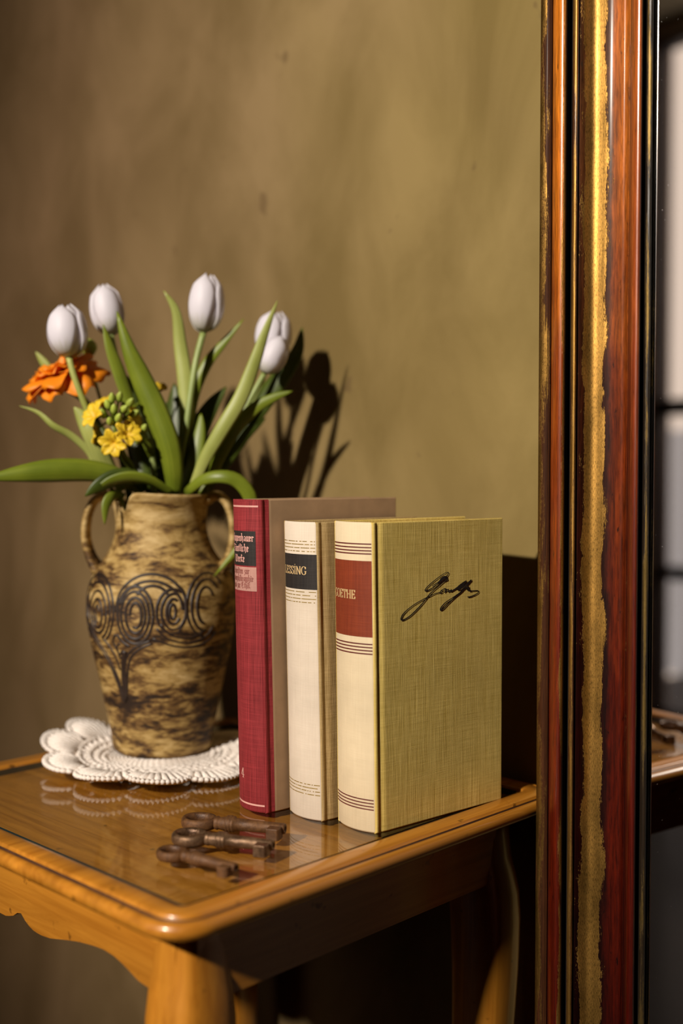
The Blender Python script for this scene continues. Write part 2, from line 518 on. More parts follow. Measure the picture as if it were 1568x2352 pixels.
frame_part('frame_side', [(0.0, -0.045), (0.0, -0.0005)], gilded('frame_side_finish', [(0, 0.2), (1, 0.4)], [(0, UMB), (1, UMB)], seed=8), flush=False)
frame_part('outer_fillet', [(0.0, -0.0005), (0.0006, 0.0006), (0.0098, 0.0008), (0.0104, -0.0015)],
           gilded('outer_fillet_finish', [(0, 0.56), (0.5, 0.45), (1, 0.30)], [(0, UMB), (1, UMB)], gold=(0.24, 0.13, 0.03), coat=0.02, wrough=0.6, wspec=0.1, seed=1.3))
frame_part('wood_bead', halfround(0.0104, 0.0228, -0.0015, 0.0062),
           gilded('wood_bead_finish', [(0, 0.10), (0.45, 0.14), (0.70, 0.40), (0.85, 0.55), (1, 0.55)], [(0, AMB), (0.7, AMB), (1, UMB)], coat=0.8, wmetal=0.10, seed=2.1, hue_shade=1.0))
frame_part('groove', [(0.0228, -0.0015), (0.0232, -0.0075), (0.0266, -0.0075), (0.0270, -0.001)], plain('groove_dark', (0.014, 0.008, 0.005), 0.7))  # groove coloured near black
frame_part('gilt_bead', halfround(0.0270, 0.0322, -0.001, 0.0028, -0.0030),
           gilded('gilt_bead_finish', [(0, 0.45), (0.5, 0.62), (1, 0.42)], [(0, UMB), (1, UMB)], seed=3.2))
face = [(0.0322, -0.0030), (0.0345, -0.0034), (0.0372, -0.0018), (0.0398, 0.0012), (0.0420, 0.0026), (0.0440, 0.0028), (0.0465, 0.0022), (0.0495, 0.0010),
        (0.0530, -0.0007), (0.0570, -0.0024), (0.0615, -0.0036), (0.0670, -0.0045), (0.0712, -0.0049), (0.0722, -0.0066), (0.0727, -0.0068)]
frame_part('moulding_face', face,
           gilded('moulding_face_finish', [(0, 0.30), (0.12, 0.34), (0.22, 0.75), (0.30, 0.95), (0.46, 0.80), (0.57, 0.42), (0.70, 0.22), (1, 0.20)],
                  [(0, UMB), (0.50, UMB), (0.62, (0.08, 0.028, 0.008)), (0.72, (0.30, 0.075, 0.010)), (1, (0.44, 0.12, 0.012))], seed=4.7, coat=0.10, hue_shade=1.0, wrough=0.48, wander=0.42, wspec=0.12))
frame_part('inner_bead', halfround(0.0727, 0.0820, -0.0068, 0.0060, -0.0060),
           gilded('inner_bead_finish', [(0, 0.40), (0.25, 0.30), (0.6, 0.12), (0.9, 0.38), (1, 0.3)], [(0, UMB), (0.3, RED), (0.8, RED), (1, UMB)], coat=1.0, seed=5.5, hue_shade=1.0))
frame_part('inner_groove', [(0.0820, -0.0060), (0.0824, -0.0110), (0.0850, -0.0110), (0.0853, -0.0075)], plain('inner_groove_dark', (0.012, 0.008, 0.006), 0.6))  # near-black groove beside the slip
frame_part('gilt_slip', [(0.0853, -0.0075), (0.0862, -0.0068), (0.0885, -0.0072), (0.0900, -0.0086), (0.0908, -0.0118)],
           gilded('gilt_slip_finish', [(0, 0.36), (0.4, 0.52), (1, 0.36)], [(0, (0.02, 0.012, 0.006)), (1, (0.02, 0.012, 0.006))], gold=(0.22, 0.14, 0.04), coat=0.15, seed=6.1))
m, nt, out = new_mat('mirror_silver')
b = bsdf(nt, out, (0.86, 0.86, 0.85), 0.0, 1.0)
b.inputs['Roughness'].default_value = 0.004
dust = nz(nt, coords(nt), 700, 2, 0.6)
nt.links.new(ramp(nt, dust, [(0.74, 0.004), (0.80, 0.45)]), b.inputs['Roughness'])
M['mirror'] = m
GW = 0.0800
frame_part('glass_bevel', [(0.0905, -0.0120), (0.0922, -0.0110)], M['mirror'])
gx = 0.0922 - 0.81 * 0.0110
MB().add([(gx, 0.0110, gx), (MW - gx, 0.0110, gx), (MW - gx, 0.0110, MH - gx), (gx, 0.0110, MH - gx)], [(0, 1, 2, 3)]).build('mirror_glass', M['mirror'], mirror, smooth=False)
MB().box(0.004, MW - 0.004, 0.030, 0.045, 0.004, MH - 0.004).build('backing_board', plain('backing_wood', (0.05, 0.03, 0.015), 0.8), mirror, smooth=False)

# ------------------------------------------------------------------ side table with glass top
# local frame: x along U (to the wall), y along -R (to the left), origin under the near corner of the glass
FC, FS = 0.3698, -0.4800
table = empty('side_table', U * FC + R * FS, AZ)
tag(table, 'small honey-coloured wooden side table with glass top, scalloped apron and curved legs', 'table')
TL, TW = 0.312, 0.330
def tp(c, s, z): return Vector((c, s, z))

def rounded_rect(off, rad, seg=8):
    """outline of the top, moved outwards by off"""
    x0, x1, y0, y1 = -off, TL + off, -off, TW + off
    pts = []
    for (cx, cy, a0) in ((x1 - rad, y1 - rad, 0), (x0 + rad, y1 - rad, 90), (x0 + rad, y0 + rad, 180), (x1 - rad, y0 + rad, 270)):
        for k in range(seg + 1):
            a = math.radians(a0 + 90 * k / seg)
            pts.append((cx + rad * math.cos(a), cy + rad * math.sin(a)))
    return pts

prof = [(-0.004, -0.010), (0.0002, -0.010), (0.0002, 0.0002), (0.0010, 0.0008), (0.004, 0.0012), (0.0138, 0.0010), (0.0146, 0.0004), (0.0150, -0.0032), (0.0174, -0.0034),
        (0.0179, -0.0010), (0.0200, -0.0003), (0.0222, -0.0010), (0.0238, -0.0028), (0.0243, -0.0052), (0.0237, -0.0076), (0.0220, -0.0095), (0.0195, -0.0104), (0.0120, -0.0106), (-0.004, -0.0106)]
rows = []
for (o_, z) in prof:
    rad = max(0.002, 0.004 + max(0, o_) * 0.95)
    rows.append([Vector((x, y, T + z)) for (x, y) in rounded_rect(o_, rad)])
MB().grid(rows, closed_u=True).build('top_moulding', M['honey_x'], table)
rows = []
for (o_, z) in ((0.0150, -0.0012), (0.0153, -0.0026), (0.0170, -0.0028), (0.0174, -0.0016)):     # dark brown strip laid in the groove of the moulding
    rows.append([Vector((x, y, T + z)) for (x, y) in rounded_rect(o_, 0.004 + o_ * 0.95)])
MB().grid(rows, closed_u=True).build('moulding_groove', plain('groove_brown', (0.055, 0.020, 0.006), 0.6, var=0.4, vscale=120), table)
MB().box(-0.003, TL + 0.003, -0.003, TW + 0.003, T - 0.0100, T - 0.0052).build('top_panel', M['veneer'], table, smooth=False)
gp = MB(); rr = rounded_rect(-0.0030, 0.003, 4)
n_ = len(rr)
gp.add([(x, y, T) for x, y in rr] + [(x, y, T - 0.005) for x, y in rr], [tuple(range(n_)), tuple(range(2 * n_ - 1, n_ - 1, -1))])
glass_o = gp.build('glass_top', M['glass'], table, smooth=False)
ge = MB(); ge.add([(x, y, T - 0.0004) for x, y in rr] + [(x, y, T - 0.005) for x, y in rr], [(k, (k + 1) % n_, n_ + (k + 1) % n_, n_ + k) for k in range(n_)])
ge.build('glass_rim', M['edge'], glass_o, smooth=False)

def apron(length, drop, name, mat, along_x, pos):
    """board with a scalloped lower edge; drop(t) gives its depth, t in 0..1"""
    mb = MB(); n = 60
    z0 = T - 0.0104
    front, back = [], []
    for k in range(n + 1):
        t = k / n
        q = 0.016 + (length - 0.032) * t
        for lst, o_ in ((front, 0.0), (back, 0.014)):
            p = (q, pos + (o_ if pos < 0.1 else -o_)) if along_x else (pos + (o_ if pos < 0.1 else -o_), q)
            lst.append((Vector((p[0], p[1], z0)), Vector((p[0], p[1], z0 - drop(t)))))
    mb.grid([[a for a, b_ in front], [b_ for a, b_ in front], [b_ for a, b_ in back], [a for a, b_ in back]], closed_v=True)
    return mb.build(name, mat, table, smooth=False)

def scallop(t):
    """depth of the apron below the moulding: shallow middle tongue, cusps, brackets running into the legs"""
    s = t * TW                                   # distance from the near leg
    P = [(-0.01, 0.052), (0.040, 0.0475), (0.047, 0.0450), (0.056, 0.0425), (0.066, 0.0405), (0.078, 0.0398), (0.090, 0.0408), (0.108, 0.0432), (0.125, 0.0465), (0.142, 0.0502), (0.156, 0.0515), (0.166, 0.0508),
         (0.174, 0.0485), (0.180, 0.0450), (0.1835, 0.0425), (0.187, 0.0450), (0.193, 0.0485), (0.203, 0.0510), (0.220, 0.0510), (0.250, 0.0440), (0.270, 0.0410), (0.290, 0.0430), (0.36, 0.055)]
    for (a, da), (b_, db) in zip(P, P[1:]):
        if s <= b_:
            u = (s - a) / (b_ - a)
            return da + (db - da) * u
    return P[-1][1]

def straight(t):
    s = min(t, 1 - t) * TL
    return 0.0520

apron(TW, scallop, 'apron', M['honey_y'], False, 0.0075)
apron(TW, scallop, 'apron', M['honey_y'], False, TL - 0.0075)
apron(TL, straight, 'apron', M['honey_x'], True, 0.0075)
apron(TL, straight, 'apron', M['honey_x'], True, TW - 0.0075)

def leg(cx, cy, dx, dy):
    """curved leg of rounded square section; dx, dy point out of the table"""
    rows = []
    spec_ = [(-0.0100, 0.0185, 0.0), (-0.03, 0.0188, 0.0), (-0.048, 0.0196, 0.0004), (-0.060, 0.0212, 0.0016), (-0.075, 0.0226, 0.0030), (-0.095, 0.0226, 0.0040), (-0.130, 0.0215, 0.0040), (-0.165, 0.0204, 0.0030),
             (-0.22, 0.0185, 0.0010), (-0.30, 0.0165, -0.002), (-0.40, 0.0145, -0.004), (-0.50, 0.0130, -0.003), (-0.60, 0.012, 0.003), (-0.67, 0.0135, 0.011), (-0.70, 0.017, 0.017), (-0.72, 0.017, 0.018)]
    for (z, hw, out_) in spec_:
        row = []
        for k in range(24):
            a = 2 * PI * k / 24
            ca, sa = math.cos(a), math.sin(a)
            e = 0.62
            x = math.copysign(abs(ca) ** e, ca) * hw; y = math.copysign(abs(sa) ** e, sa) * hw
            row.append(Vector((cx + dx * (out_ - 0.0) + x, cy + dy * out_ + y, T + z)))
        rows.append(row)
    mb = MB().grid(rows, closed_u=True)
    n = len(rows)
    mb.f.append(tuple(range(24))[::-1]); mb.f.append(tuple((n - 1) * 24 + k for k in range(24)))
    return mb.build('leg', M['honey_z'], table)
li = 0.0260
for (cx, cy, dx, dy) in ((li, li, -1, -1), (TL - 0.019, li, 1, -1), (li, TW - li, -1, 1), (TL - 0.019, TW - li, 1, 1)):
    leg(cx, cy, dx * 0.75, dy * 0.75)

# ------------------------------------------------------------------ lettering (pen strokes in a unit box, baseline 0, capital height 1)
def arc(cx, cy, rx, ry, a0, a1, n=14):
    return [(cx + rx * math.cos(math.radians(a0 + (a1 - a0) * k / n)), cy + ry * math.sin(math.radians(a0 + (a1 - a0) * k / n))) for k in range(n + 1)]

ROMAN = {   # letter: (advance, strokes)
 'L': (0.72, [[(0.17, 0), (0.17, 1)], [(0.02, 0.02), (0.62, 0.02)], [(0.61, 0), (0.61, 0.28)], [(0.02, 0.98), (0.34, 0.98)]]),
 'E': (0.76, [[(0.17, 0), (0.17, 1)], [(0.02, 0.02), (0.64, 0.02)], [(0.02, 0.98), (0.62, 0.98)], [(0.17, 0.51), (0.50, 0.51)], [(0.63, 0), (0.63, 0.26)], [(0.61, 1), (0.61, 0.76)], [(0.49, 0.40), (0.49, 0.62)]]),
 'S': (0.68, [[(0.54, 0.74)] + arc(0.31, 0.755, 0.22, 0.235, 10, 250, 14) + arc(0.33, 0.26, 0.24, 0.255, 70, -170, 14), [(0.55, 0.70), (0.55, 0.97)], [(0.08, 0.30), (0.08, 0.03)]]),
 'I': (0.44, [[(0.20, 0), (0.20, 1)], [(0.04, 0.02), (0.36, 0.02)], [(0.04, 0.98), (0.36, 0.98)]]),
 'N': (0.92, [[(0.14, 0), (0.14, 1)], [(0.14, 1), (0.70, 0.02)], [(0.72, 0), (0.72, 1)], [(0.02, 0.02), (0.28, 0.02)], [(0.0, 0.98), (0.22, 0.98)], [(0.58, 0.98), (0.86, 0.98)]]),
 'G': (0.92, [arc(0.45, 0.5, 0.38, 0.5, 40, 322, 22), [(0.73, 0.40), (0.73, 0.12)], [(0.55, 0.42), (0.88, 0.42)], [(0.72, 0.70), (0.72, 0.98)]]),
 'O': (0.94, [arc(0.46, 0.5, 0.38, 0.5, 0, 360, 28)]),
 'T': (0.80, [[(0.39, 0), (0.39, 1)], [(0.04, 0.98), (0.74, 0.98)], [(0.05, 1), (0.05, 0.72)], [(0.73, 1), (0.73, 0.72)], [(0.24, 0.02), (0.54, 0.02)]]),
 'H': (0.94, [[(0.17, 0), (0.17, 1)], [(0.73, 0), (0.73, 1)], [(0.17, 0.51), (0.73, 0.51)]] + [[(x, y), (x + 0.3, y)] for x in (0.02, 0.58) for y in (0.02, 0.98)]),
 '.': (0.0, [[(-0.24, 1.16), (-0.24, 1.24)]]),
 '4': (0.7, [[(0.44, 0), (0.44, 1)], [(0.44, 1), (0.06, 0.30)], [(0.04, 0.28), (0.66, 0.28)], [(0.30, 0.02), (0.58, 0.02)]]),
}
_d = lambda x, y: [(x - 0.06, y + 0.06), (x + 0.07, y - 0.06)]
def _stem(x, y0=0.06, y1=0.60): return [[(x, y1), (x, y0)], _d(x, y1), _d(x, y0)]
FRAKTUR = {
 'S': (0.74, [[(0.60, 0.92), (0.36, 1.0), (0.12, 0.80), (0.34, 0.60), (0.60, 0.42), (0.50, 0.10), (0.24, 0.0), (0.04, 0.14)], [(0.34, 0.96), (0.30, 0.30)]]),
 'W': (1.00, [[(0.06, 0.90), (0.18, 1.0), (0.20, 0.10), (0.34, 0.0)], [(0.44, 0.96), (0.44, 0.10), (0.60, 0.0), (0.82, 0.14), (0.84, 0.70), (0.68, 0.98)], [(0.20, 0.1), (0.42, 0.2)]]),
 'N': (0.86, [[(0.04, 0.86), (0.18, 1.0), (0.30, 0.86), (0.30, 0.06), (0.10, 0.0)], [(0.30, 0.80), (0.56, 1.0), (0.68, 0.84), (0.66, 0.2), (0.80, 0.02)]]),
 'E': (0.74, [[(0.60, 0.90), (0.38, 1.0), (0.12, 0.76), (0.12, 0.24), (0.36, 0.0), (0.64, 0.14)], [(0.14, 0.54), (0.54, 0.58)], [(0.36, 0.9), (0.36, 0.3)]]),
 'c': (0.38, _stem(0.12) + [[(0.12, 0.60), (0.32, 0.58)], [(0.12, 0.05), (0.30, 0.12)]]),
 'h': (0.50, [[(0.12, 1.0), (0.12, 0.04)], _d(0.12, 0.98), [(0.12, 0.54), (0.30, 0.64), (0.38, 0.52), (0.38, 0.10), (0.26, -0.16)]]),
 'o': (0.48, _stem(0.11) + _stem(0.35) + [[(0.11, 0.62), (0.35, 0.58)], [(0.11, 0.06), (0.35, 0.03)]]),
 'p': (0.50, [[(0.12, 0.66), (0.12, -0.26)], _d(0.12, 0.62)] + _stem(0.37) + [[(0.12, 0.58), (0.37, 0.62)], [(0.12, 0.05), (0.37, 0.05)]]),
 'e': (0.38, _stem(0.12) + [[(0.12, 0.62), (0.30, 0.56), (0.30, 0.42), (0.12, 0.32)], [(0.12, 0.05), (0.32, 0.14)]]),
 'n': (0.50, _stem(0.12) + _stem(0.37) + [[(0.12, 0.52), (0.37, 0.64)]]),
 'a': (0.48, [[(0.08, 0.58), (0.24, 0.64), (0.34, 0.56), (0.34, 0.08), (0.44, 0.04)], [(0.34, 0.36), (0.12, 0.28), (0.12, 0.08), (0.34, 0.10)]]),
 'ä': (0.48, [[(0.08, 0.58), (0.24, 0.64), (0.34, 0.56), (0.34, 0.08), (0.44, 0.04)], [(0.34, 0.36), (0.12, 0.28), (0.12, 0.08), (0.34, 0.10)], _d(0.14, 0.84), _d(0.32, 0.84)]),
 'u': (0.50, _stem(0.12) + _stem(0.37) + [[(0.12, 0.06), (0.37, 0.14)]]),
 'r': (0.36, _stem(0.12) + [[(0.12, 0.54), (0.30, 0.64)], _d(0.29, 0.58)]),
 'm': (0.74, _stem(0.12) + _stem(0.36) + _stem(0.60) + [[(0.12, 0.52), (0.36, 0.64)], [(0.36, 0.52), (0.60, 0.64)]]),
 't': (0.32, [[(0.14, 0.88), (0.14, 0.06), (0.28, 0.08)], [(0.02, 0.60), (0.28, 0.62)]]),
 'l': (0.28, [[(0.13, 1.0), (0.13, 0.06), (0.24, 0.08)], _d(0.13, 0.98)]),
 'i': (0.27, _stem(0.13) + [_d(0.14, 0.84)]),
 'k': (0.42, [[(0.12, 1.0), (0.12, 0.05)], [(0.12, 0.9), (0.30, 0.86)], [(0.12, 0.60), (0.34, 0.60)], [(0.12, 0.36), (0.34, 0.06)]]),
 'z': (0.42, [[(0.08, 0.60), (0.32, 0.60), (0.14, 0.36), (0.32, 0.26), (0.28, 0.0), (0.08, -0.2)]]),
 'f': (0.32, [[(0.30, 0.96), (0.15, 0.92), (0.13, -0.18)], [(0.02, 0.60), (0.28, 0.61)]]),
 's': (0.36, [[(0.30, 0.60), (0.12, 0.56), (0.12, 0.40), (0.30, 0.26), (0.28, 0.08), (0.08, 0.02)]]),
 'd': (0.48, [[(0.10, 0.96), (0.36, 0.56), (0.36, 0.08), (0.14, 0.02), (0.12, 0.56), (0.34, 0.56)]]),
 ' ': (0.30, []),
}

def write(mb, text, font, x0, z0, size, fn, thick=0.15, thin=0.05, blackletter=False, squash=1.0, centre=False):
    total = sum(font[ch][0] for ch in text) * size * squash
    x = x0 - (total / 2 if centre else 0)
    for ch in text:
        adv, strokes = font[ch]
        for st in strokes:
            pts = []
            for (a, b_) in zip(st, st[1:]):
                k = max(1, int(math.hypot(b_[0] - a[0], b_[1] - a[1]) / 0.3))
                pts += [(a[0] + (b_[0] - a[0]) * i / k, a[1] + (b_[1] - a[1]) * i / k) for i in range(k)]
            pts.append(st[-1])
            P = [(x + px * size * squash, z0 + pz * size) for px, pz in pts]
            W = []
            for i in range(len(P)):
                dx = P[min(i + 1, len(P) - 1)][0] - P[max(i - 1, 0)][0]; dz = P[min(i + 1, len(P) - 1)][1] - P[max(i - 1, 0)][1]
                l = math.hypot(dx, dz) or 1
                k = abs(math.sin(math.atan2(dz, dx) - math.radians(38))) if blackletter else abs(dz / l) ** 1.5
                W.append(size * (thin + (thick - thin) * k))
            mb.ribbon(P, W, fn)
        x += adv * size * squash

# ------------------------------------------------------------------ books
M['cream_cloth'] = linen('cream_spine_cloth', (0.62, 0.50, 0.32), (0.74, 0.61, 0.41), 1.0, 0.5)
M['white_cloth'] = linen('ivory_spine_cloth', (0.60, 0.50, 0.39), (0.72, 0.62, 0.50), 1.0, 0.5)
M['olive_linen'] = linen('olive_linen', (0.50, 0.345, 0.070), (0.86, 0.65, 0.20), 0.75, 0.85)
M['drab_linen'] = linen('drab_linen', (0.30, 0.20, 0.075), (0.52, 0.37, 0.17), 0.75, 1.0)
M['red_cloth'] = linen('crimson_book_cloth', (0.135, 0.010, 0.012), (0.31, 0.032, 0.036), 0.7, 0.9)
M['brown_paper'] = plain('brown_cover_paper', (0.33, 0.21, 0.115), 0.7, var=0.15, vscale=40)
M['pages'] = plain('page_paper', (0.62, 0.52, 0.36), 0.9, var=0.08)
M['black_label'] = linen('black_title_label', (0.012, 0.010, 0.010), (0.035, 0.028, 0.024), 1, 0.7, 0.6)
M['russet_label'] = linen('russet_title_label', (0.14, 0.022, 0.008), (0.26, 0.045, 0.014), 1, 0.7, 0.6)
M['pink_label'] = linen('faded_pink_label', (0.40, 0.20, 0.165), (0.52, 0.28, 0.23), 1, 0.7, 0.7)
M['gold_ink'] = plain('gold_lettering', (0.72, 0.50, 0.24), 0.45, 0.35, 0.1)
M['dull_gold'] = plain('rubbed_gold_lines', (0.30, 0.20, 0.06), 0.5, 0.2, 0.3, 400)
M['oxblood_ink'] = plain('oxblood_ink', (0.10, 0.010, 0.008), 0.6)
M['pale_ink'] = plain('pale_pink_ink', (0.62, 0.32, 0.27), 0.6)
M['rose_ink'] = plain('faded_rose_ink', (0.24, 0.075, 0.06), 0.6)
M['black_ink'] = plain('black_ink', (0.008, 0.006, 0.006), 0.5)

class Book:
    """upright hardback: local x runs from spine to fore edge, y across the thickness (0 at the cover facing right), z up"""
    def __init__(self, label, corner, az, L, TH, H, bulge, lean, spine_mat, cover_mat, joint_mat=None):
        self.TH, self.H, self.L, self.b, self.lean = TH, H, L, bulge, lean
        self.root = empty('hardcover_book', (corner[0], corner[1], T), math.radians(az))
        tag(self.root, label, 'book', 'books standing on the side table')
        self.Rad = (TH * TH / 4 + bulge * bulge) / (2 * bulge)
        self.half = math.asin(TH / 2 / self.Rad) * self.Rad
        S = self.sh
        n = 24
        outer = [self.sp(-self.half + 2 * self.half * k / n, 0, 0) for k in range(n + 1)]
        inner = [self.sp(-self.half + 2 * self.half * k / n, 0, -0.0014) for k in range(n + 1)]
        loop = outer + inner[::-1]
        mb = MB()
        zs = [0.0, 0.0012, H * 0.25, H * 0.5, H * 0.75, H - 0.0015, H]
        ins = [0.0006, 0, 0, 0, 0, 0, 0.0006]
        rows = [[S(Vector((p.x + i_, p.y, z))) for p in [q for q in loop]] for z, i_ in zip(zs, ins)]
        mb.grid(rows, closed_u=True)
        m_ = len(loop)
        for base, flip in ((0, True), ((len(zs) - 1) * m_, False)):
            for k in range(n):
                q = (base + k, base + k + 1, base + m_ - 2 - k, base + m_ - 1 - k)
                mb.f.append(q[::-1] if flip else q)
        mb.build('spine', spine_mat, self.root)
        oprof = [(-0.0002, 0.0000), (0.0006, -0.0006), (0.0016, -0.0007), (0.0028, -0.0002), (0.0040, 0.0002), (0.0054, -0.0001), (0.0070, -0.0006), (0.0085, -0.0008), *[(L * k / 12, -0.0008) for k in range(1, 12)], (L - 0.0008, -0.0008), (L, -0.0002)]
        iprof = [(L, 0.0016), (L - 0.0006, 0.0021), (L * 0.5, 0.0021), (0.0095, 0.0021), (0.0070, 0.0024), (0.0040, 0.0028), (-0.0002, 0.0022)]
        for side, nm in ((0, 'front_cover'), (1, 'back_cover')):
            self.board(oprof + iprof if joint_mat is None else [p for p in oprof if p[0] >= 0.0070] + [p for p in iprof if p[0] >= 0.0070], side, nm, cover_mat)
            if joint_mat is not None:
                self.board([p for p in oprof if p[0] <= 0.0070] + [p for p in iprof if p[0] <= 0.0070], side, 'cloth_joint', joint_mat)
        mb = MB()
        x0, x1, y0, y1, z0, z1 = 0.001, L - 0.0035, 0.0026, TH - 0.0026, 0.0025, H - 0.0028
        mb.box(x0, x1, y0, y1, z0, z1)
        mb.v = [S(p) for p in mb.v]
        mb.build('page_block', M['pages'], self.root, smooth=False)
    def sh(self, p): return Vector((p.x, p.y + self.lean * p.z * max(0.0, 1 - max(0.0, p.x) / self.L), p.z))   # spine a little cocked
    def sp(self, a, z, off):
        """spine surface: a measured along the curve, positive to the reader's right"""
        ph = -a / self.Rad
        r = self.Rad + off
        return Vector((-(r * math.cos(ph) - (self.Rad - self.b)), self.TH / 2 + r * math.sin(ph), z))
    def spine_fn(self, off): return lambda a, z: self.sh(self.sp(max(-self.half, min(self.half, a)), z, off))
    def board(self, prof2, side, nm, mat):
        mb = MB()
        zs = [0.0, 0.0007] + [self.H * k / 10 for k in range(1, 10)] + [self.H - 0.0007, self.H]
        rows = []
        cy = 0.0007
        for z, k in zip(zs, [0.55] + [1] * 11 + [0.55]):
            rows.append([self.sh(Vector((x, (y - cy) * k + cy if side == 0 else self.TH - ((y - cy) * k + cy), z))) for (x, y) in prof2])
        mb.grid(rows, closed_u=True)
        m_ = len(prof2)
        # caps as strips between the outer and the inner outline
        half = sum(1 for i in range(m_ - 1) if prof2[i + 1][0] >= prof2[i][0]) + 1
        for base in (0, 12 * m_):
            mb.f.append(tuple(base + k for k in range(m_)))
        return mb.build(nm, mat, self.root, smooth=False)
    def patch(self, a0, a1, z0, z1, off, name, mat, parent=None, n=16):
        fn = self.spine_fn(off)
        rows = [[fn(a0 + (a1 - a0) * k / n, z) for k in range(n + 1)] for z in (z0, (z0 + z1) / 2, z1)]
        return MB().grid(rows).build(name, mat, self.root)
    def line(self, z, w, off, mat, a0=None, a1=None, gaps=None, name='rule_line'):
        mb = MB(); fn = self.spine_fn(off)
        a0 = -self.half if a0 is None else a0
        a1 = self.half - 0.0012 if a1 is None else a1
        n = 40
        for k in range(n):
            if gaps and random.random() < gaps * (k / n): continue
            b0, b1 = a0 + (a1 - a0) * k / n, a0 + (a1 - a0) * (k + 1) / n
            mb.grid([[fn(b0, z - w / 2), fn(b1, z - w / 2)], [fn(b0, z + w / 2), fn(b1, z + w / 2)]])
        return mb.build(name, mat, self.root)

def zy(book, y, ytop, ybot):        # height on a spine from its place between top and bottom edge
    return book.H * (ybot - y) / (ybot - ytop)

INK = 0.00012
# olive linen book in front
g_corner = on_table(863, 1915)
gb = Book('olive linen hardback with cream spine, russet title label and black signature on its cover', g_corner, 40.6, 0.120, 0.0370, 0.200, 0.0050, 0.019, M['cream_cloth'], M['olive_linen'])
Z = lambda y: zy(gb, y, 1199, 1917)
for y in (1249, 1257, 1264.5, 1271.5): gb.line(Z(y), 0.00085, INK, M['oxblood_ink'], a1=gb.half - 0.0008)
gb.patch(-gb.half, gb.half - 0.0007, Z(1464), Z(1288), INK, 'title_label', M['russet_label'])
for y in (1477, 1484.5, 1492, 1499.5): gb.line(Z(y + 3), 0.00085, INK, M['oxblood_ink'], a1=gb.half - 0.0008)
for y in (1838, 1845.5, 1853, 1860): gb.line(Z(y + 3), 0.0008, INK, M['oxblood_ink'], a1=gb.half - 0.0012)
mb = MB(); write(mb, 'GOETHE', ROMAN, -0.0056, Z(1377), 0.0056, gb.spine_fn(INK * 2.2), 0.17, 0.06, squash=0.86, centre=True)
mb.build('lettering', M['gold_ink'], gb.root, smooth=False)
# the signature on the cover: strokes traced as a pen drawing, units of the cover (x from the spine edge, z up) in metres
SIG = [
 [((905, 208), 1.5), ((870, 212), 2), ((790, 265), 2.5), ((690, 345), 3), ((620, 410), 3.5), ((590, 455), 4.5), ((610, 465), 4), ((690, 425), 3), ((790, 345), 3.5), ((850, 292), 6), ((885, 278), 5), ((850, 270), 5), ((810, 300), 7), ((770, 345), 4), ((680, 398), 2)],
 [((905, 208), 2.5), ((900, 240), 3), ((870, 275), 4), ((890, 312), 4.5), ((840, 340), 4), ((760, 410), 3.5), ((690, 470), 3.5), ((635, 530), 4), ((560, 630), 4), ((470, 730), 4.5), ((380, 815), 4), ((300, 865), 4), ((262, 865), 5.5), ((275, 810), 5), ((340, 735), 3.5), ((450, 650), 3), ((580, 575), 3), ((640, 545), 3.5), ((720, 505), 2.5), ((800, 485), 2.5)],
 [((800, 470), 3), ((820, 462), 3), ((815, 490), 3.5), ((790, 495), 3), ((800, 468), 2.5), ((850, 435), 3), ((870, 445), 4.5), ((850, 490), 3), ((900, 445), 3.5), ((905, 480), 4), ((945, 450), 4), ((935, 475), 4.5), ((1010, 430), 5), ((1070, 380), 6), ((1145, 325), 3), ((1100, 385), 6), ((1030, 445), 5), ((1060, 445), 4), ((1120, 395), 5), ((1215, 315), 5), ((1150, 395), 5), ((1080, 475), 6), ((1000, 545), 5), ((900, 640), 4.5), ((830, 715), 4.5), ((795, 730), 5.5), ((805, 695), 5), ((860, 630), 3.5), ((960, 560), 3), ((1060, 490), 4), ((1130, 430), 5), ((1180, 415), 5), ((1160, 450), 5), ((1195, 450), 5), ((1190, 470), 4), ((1240, 462), 3), ((1300, 462), 3), ((1308, 485), 3.5), ((1270, 515), 3.5), ((1200, 545), 4), ((1160, 550), 3.5)],
]
def cover_xz(cx, cy):
    px, py = 880 + cx / 6.03, 1280 + cy / 6.03
    gp_ = gb.root.location; az = math.radians(40.6)
    nrm = Vector((math.sin(az), -math.cos(az), 0)); g = Vector((math.cos(az), math.sin(az), 0))
    d = at(px, py, 1.0) - EYE
    t = (Vector(gp_) - EYE).dot(nrm) / d.dot(nrm)
    p = EYE + d * t
    return (p - Vector(gp_)).dot(g), p.z - T
mb = MB()
cov = lambda x, z: gb.sh(Vector((x, -0.00115, z)))
for st in SIG:
    pts = [cover_xz(*p) for p, w_ in st]
    sm = spline([(x, z, w_) for (x, z), (_, w_) in zip(pts, st)], len(pts) * 6)
    mb.ribbon([(p.x, p.y) for p in sm], [max(1.5, p.z) * 0.00021 for p in sm], cov)
mb.build('signature', M['black_ink'], gb.root, smooth=False)

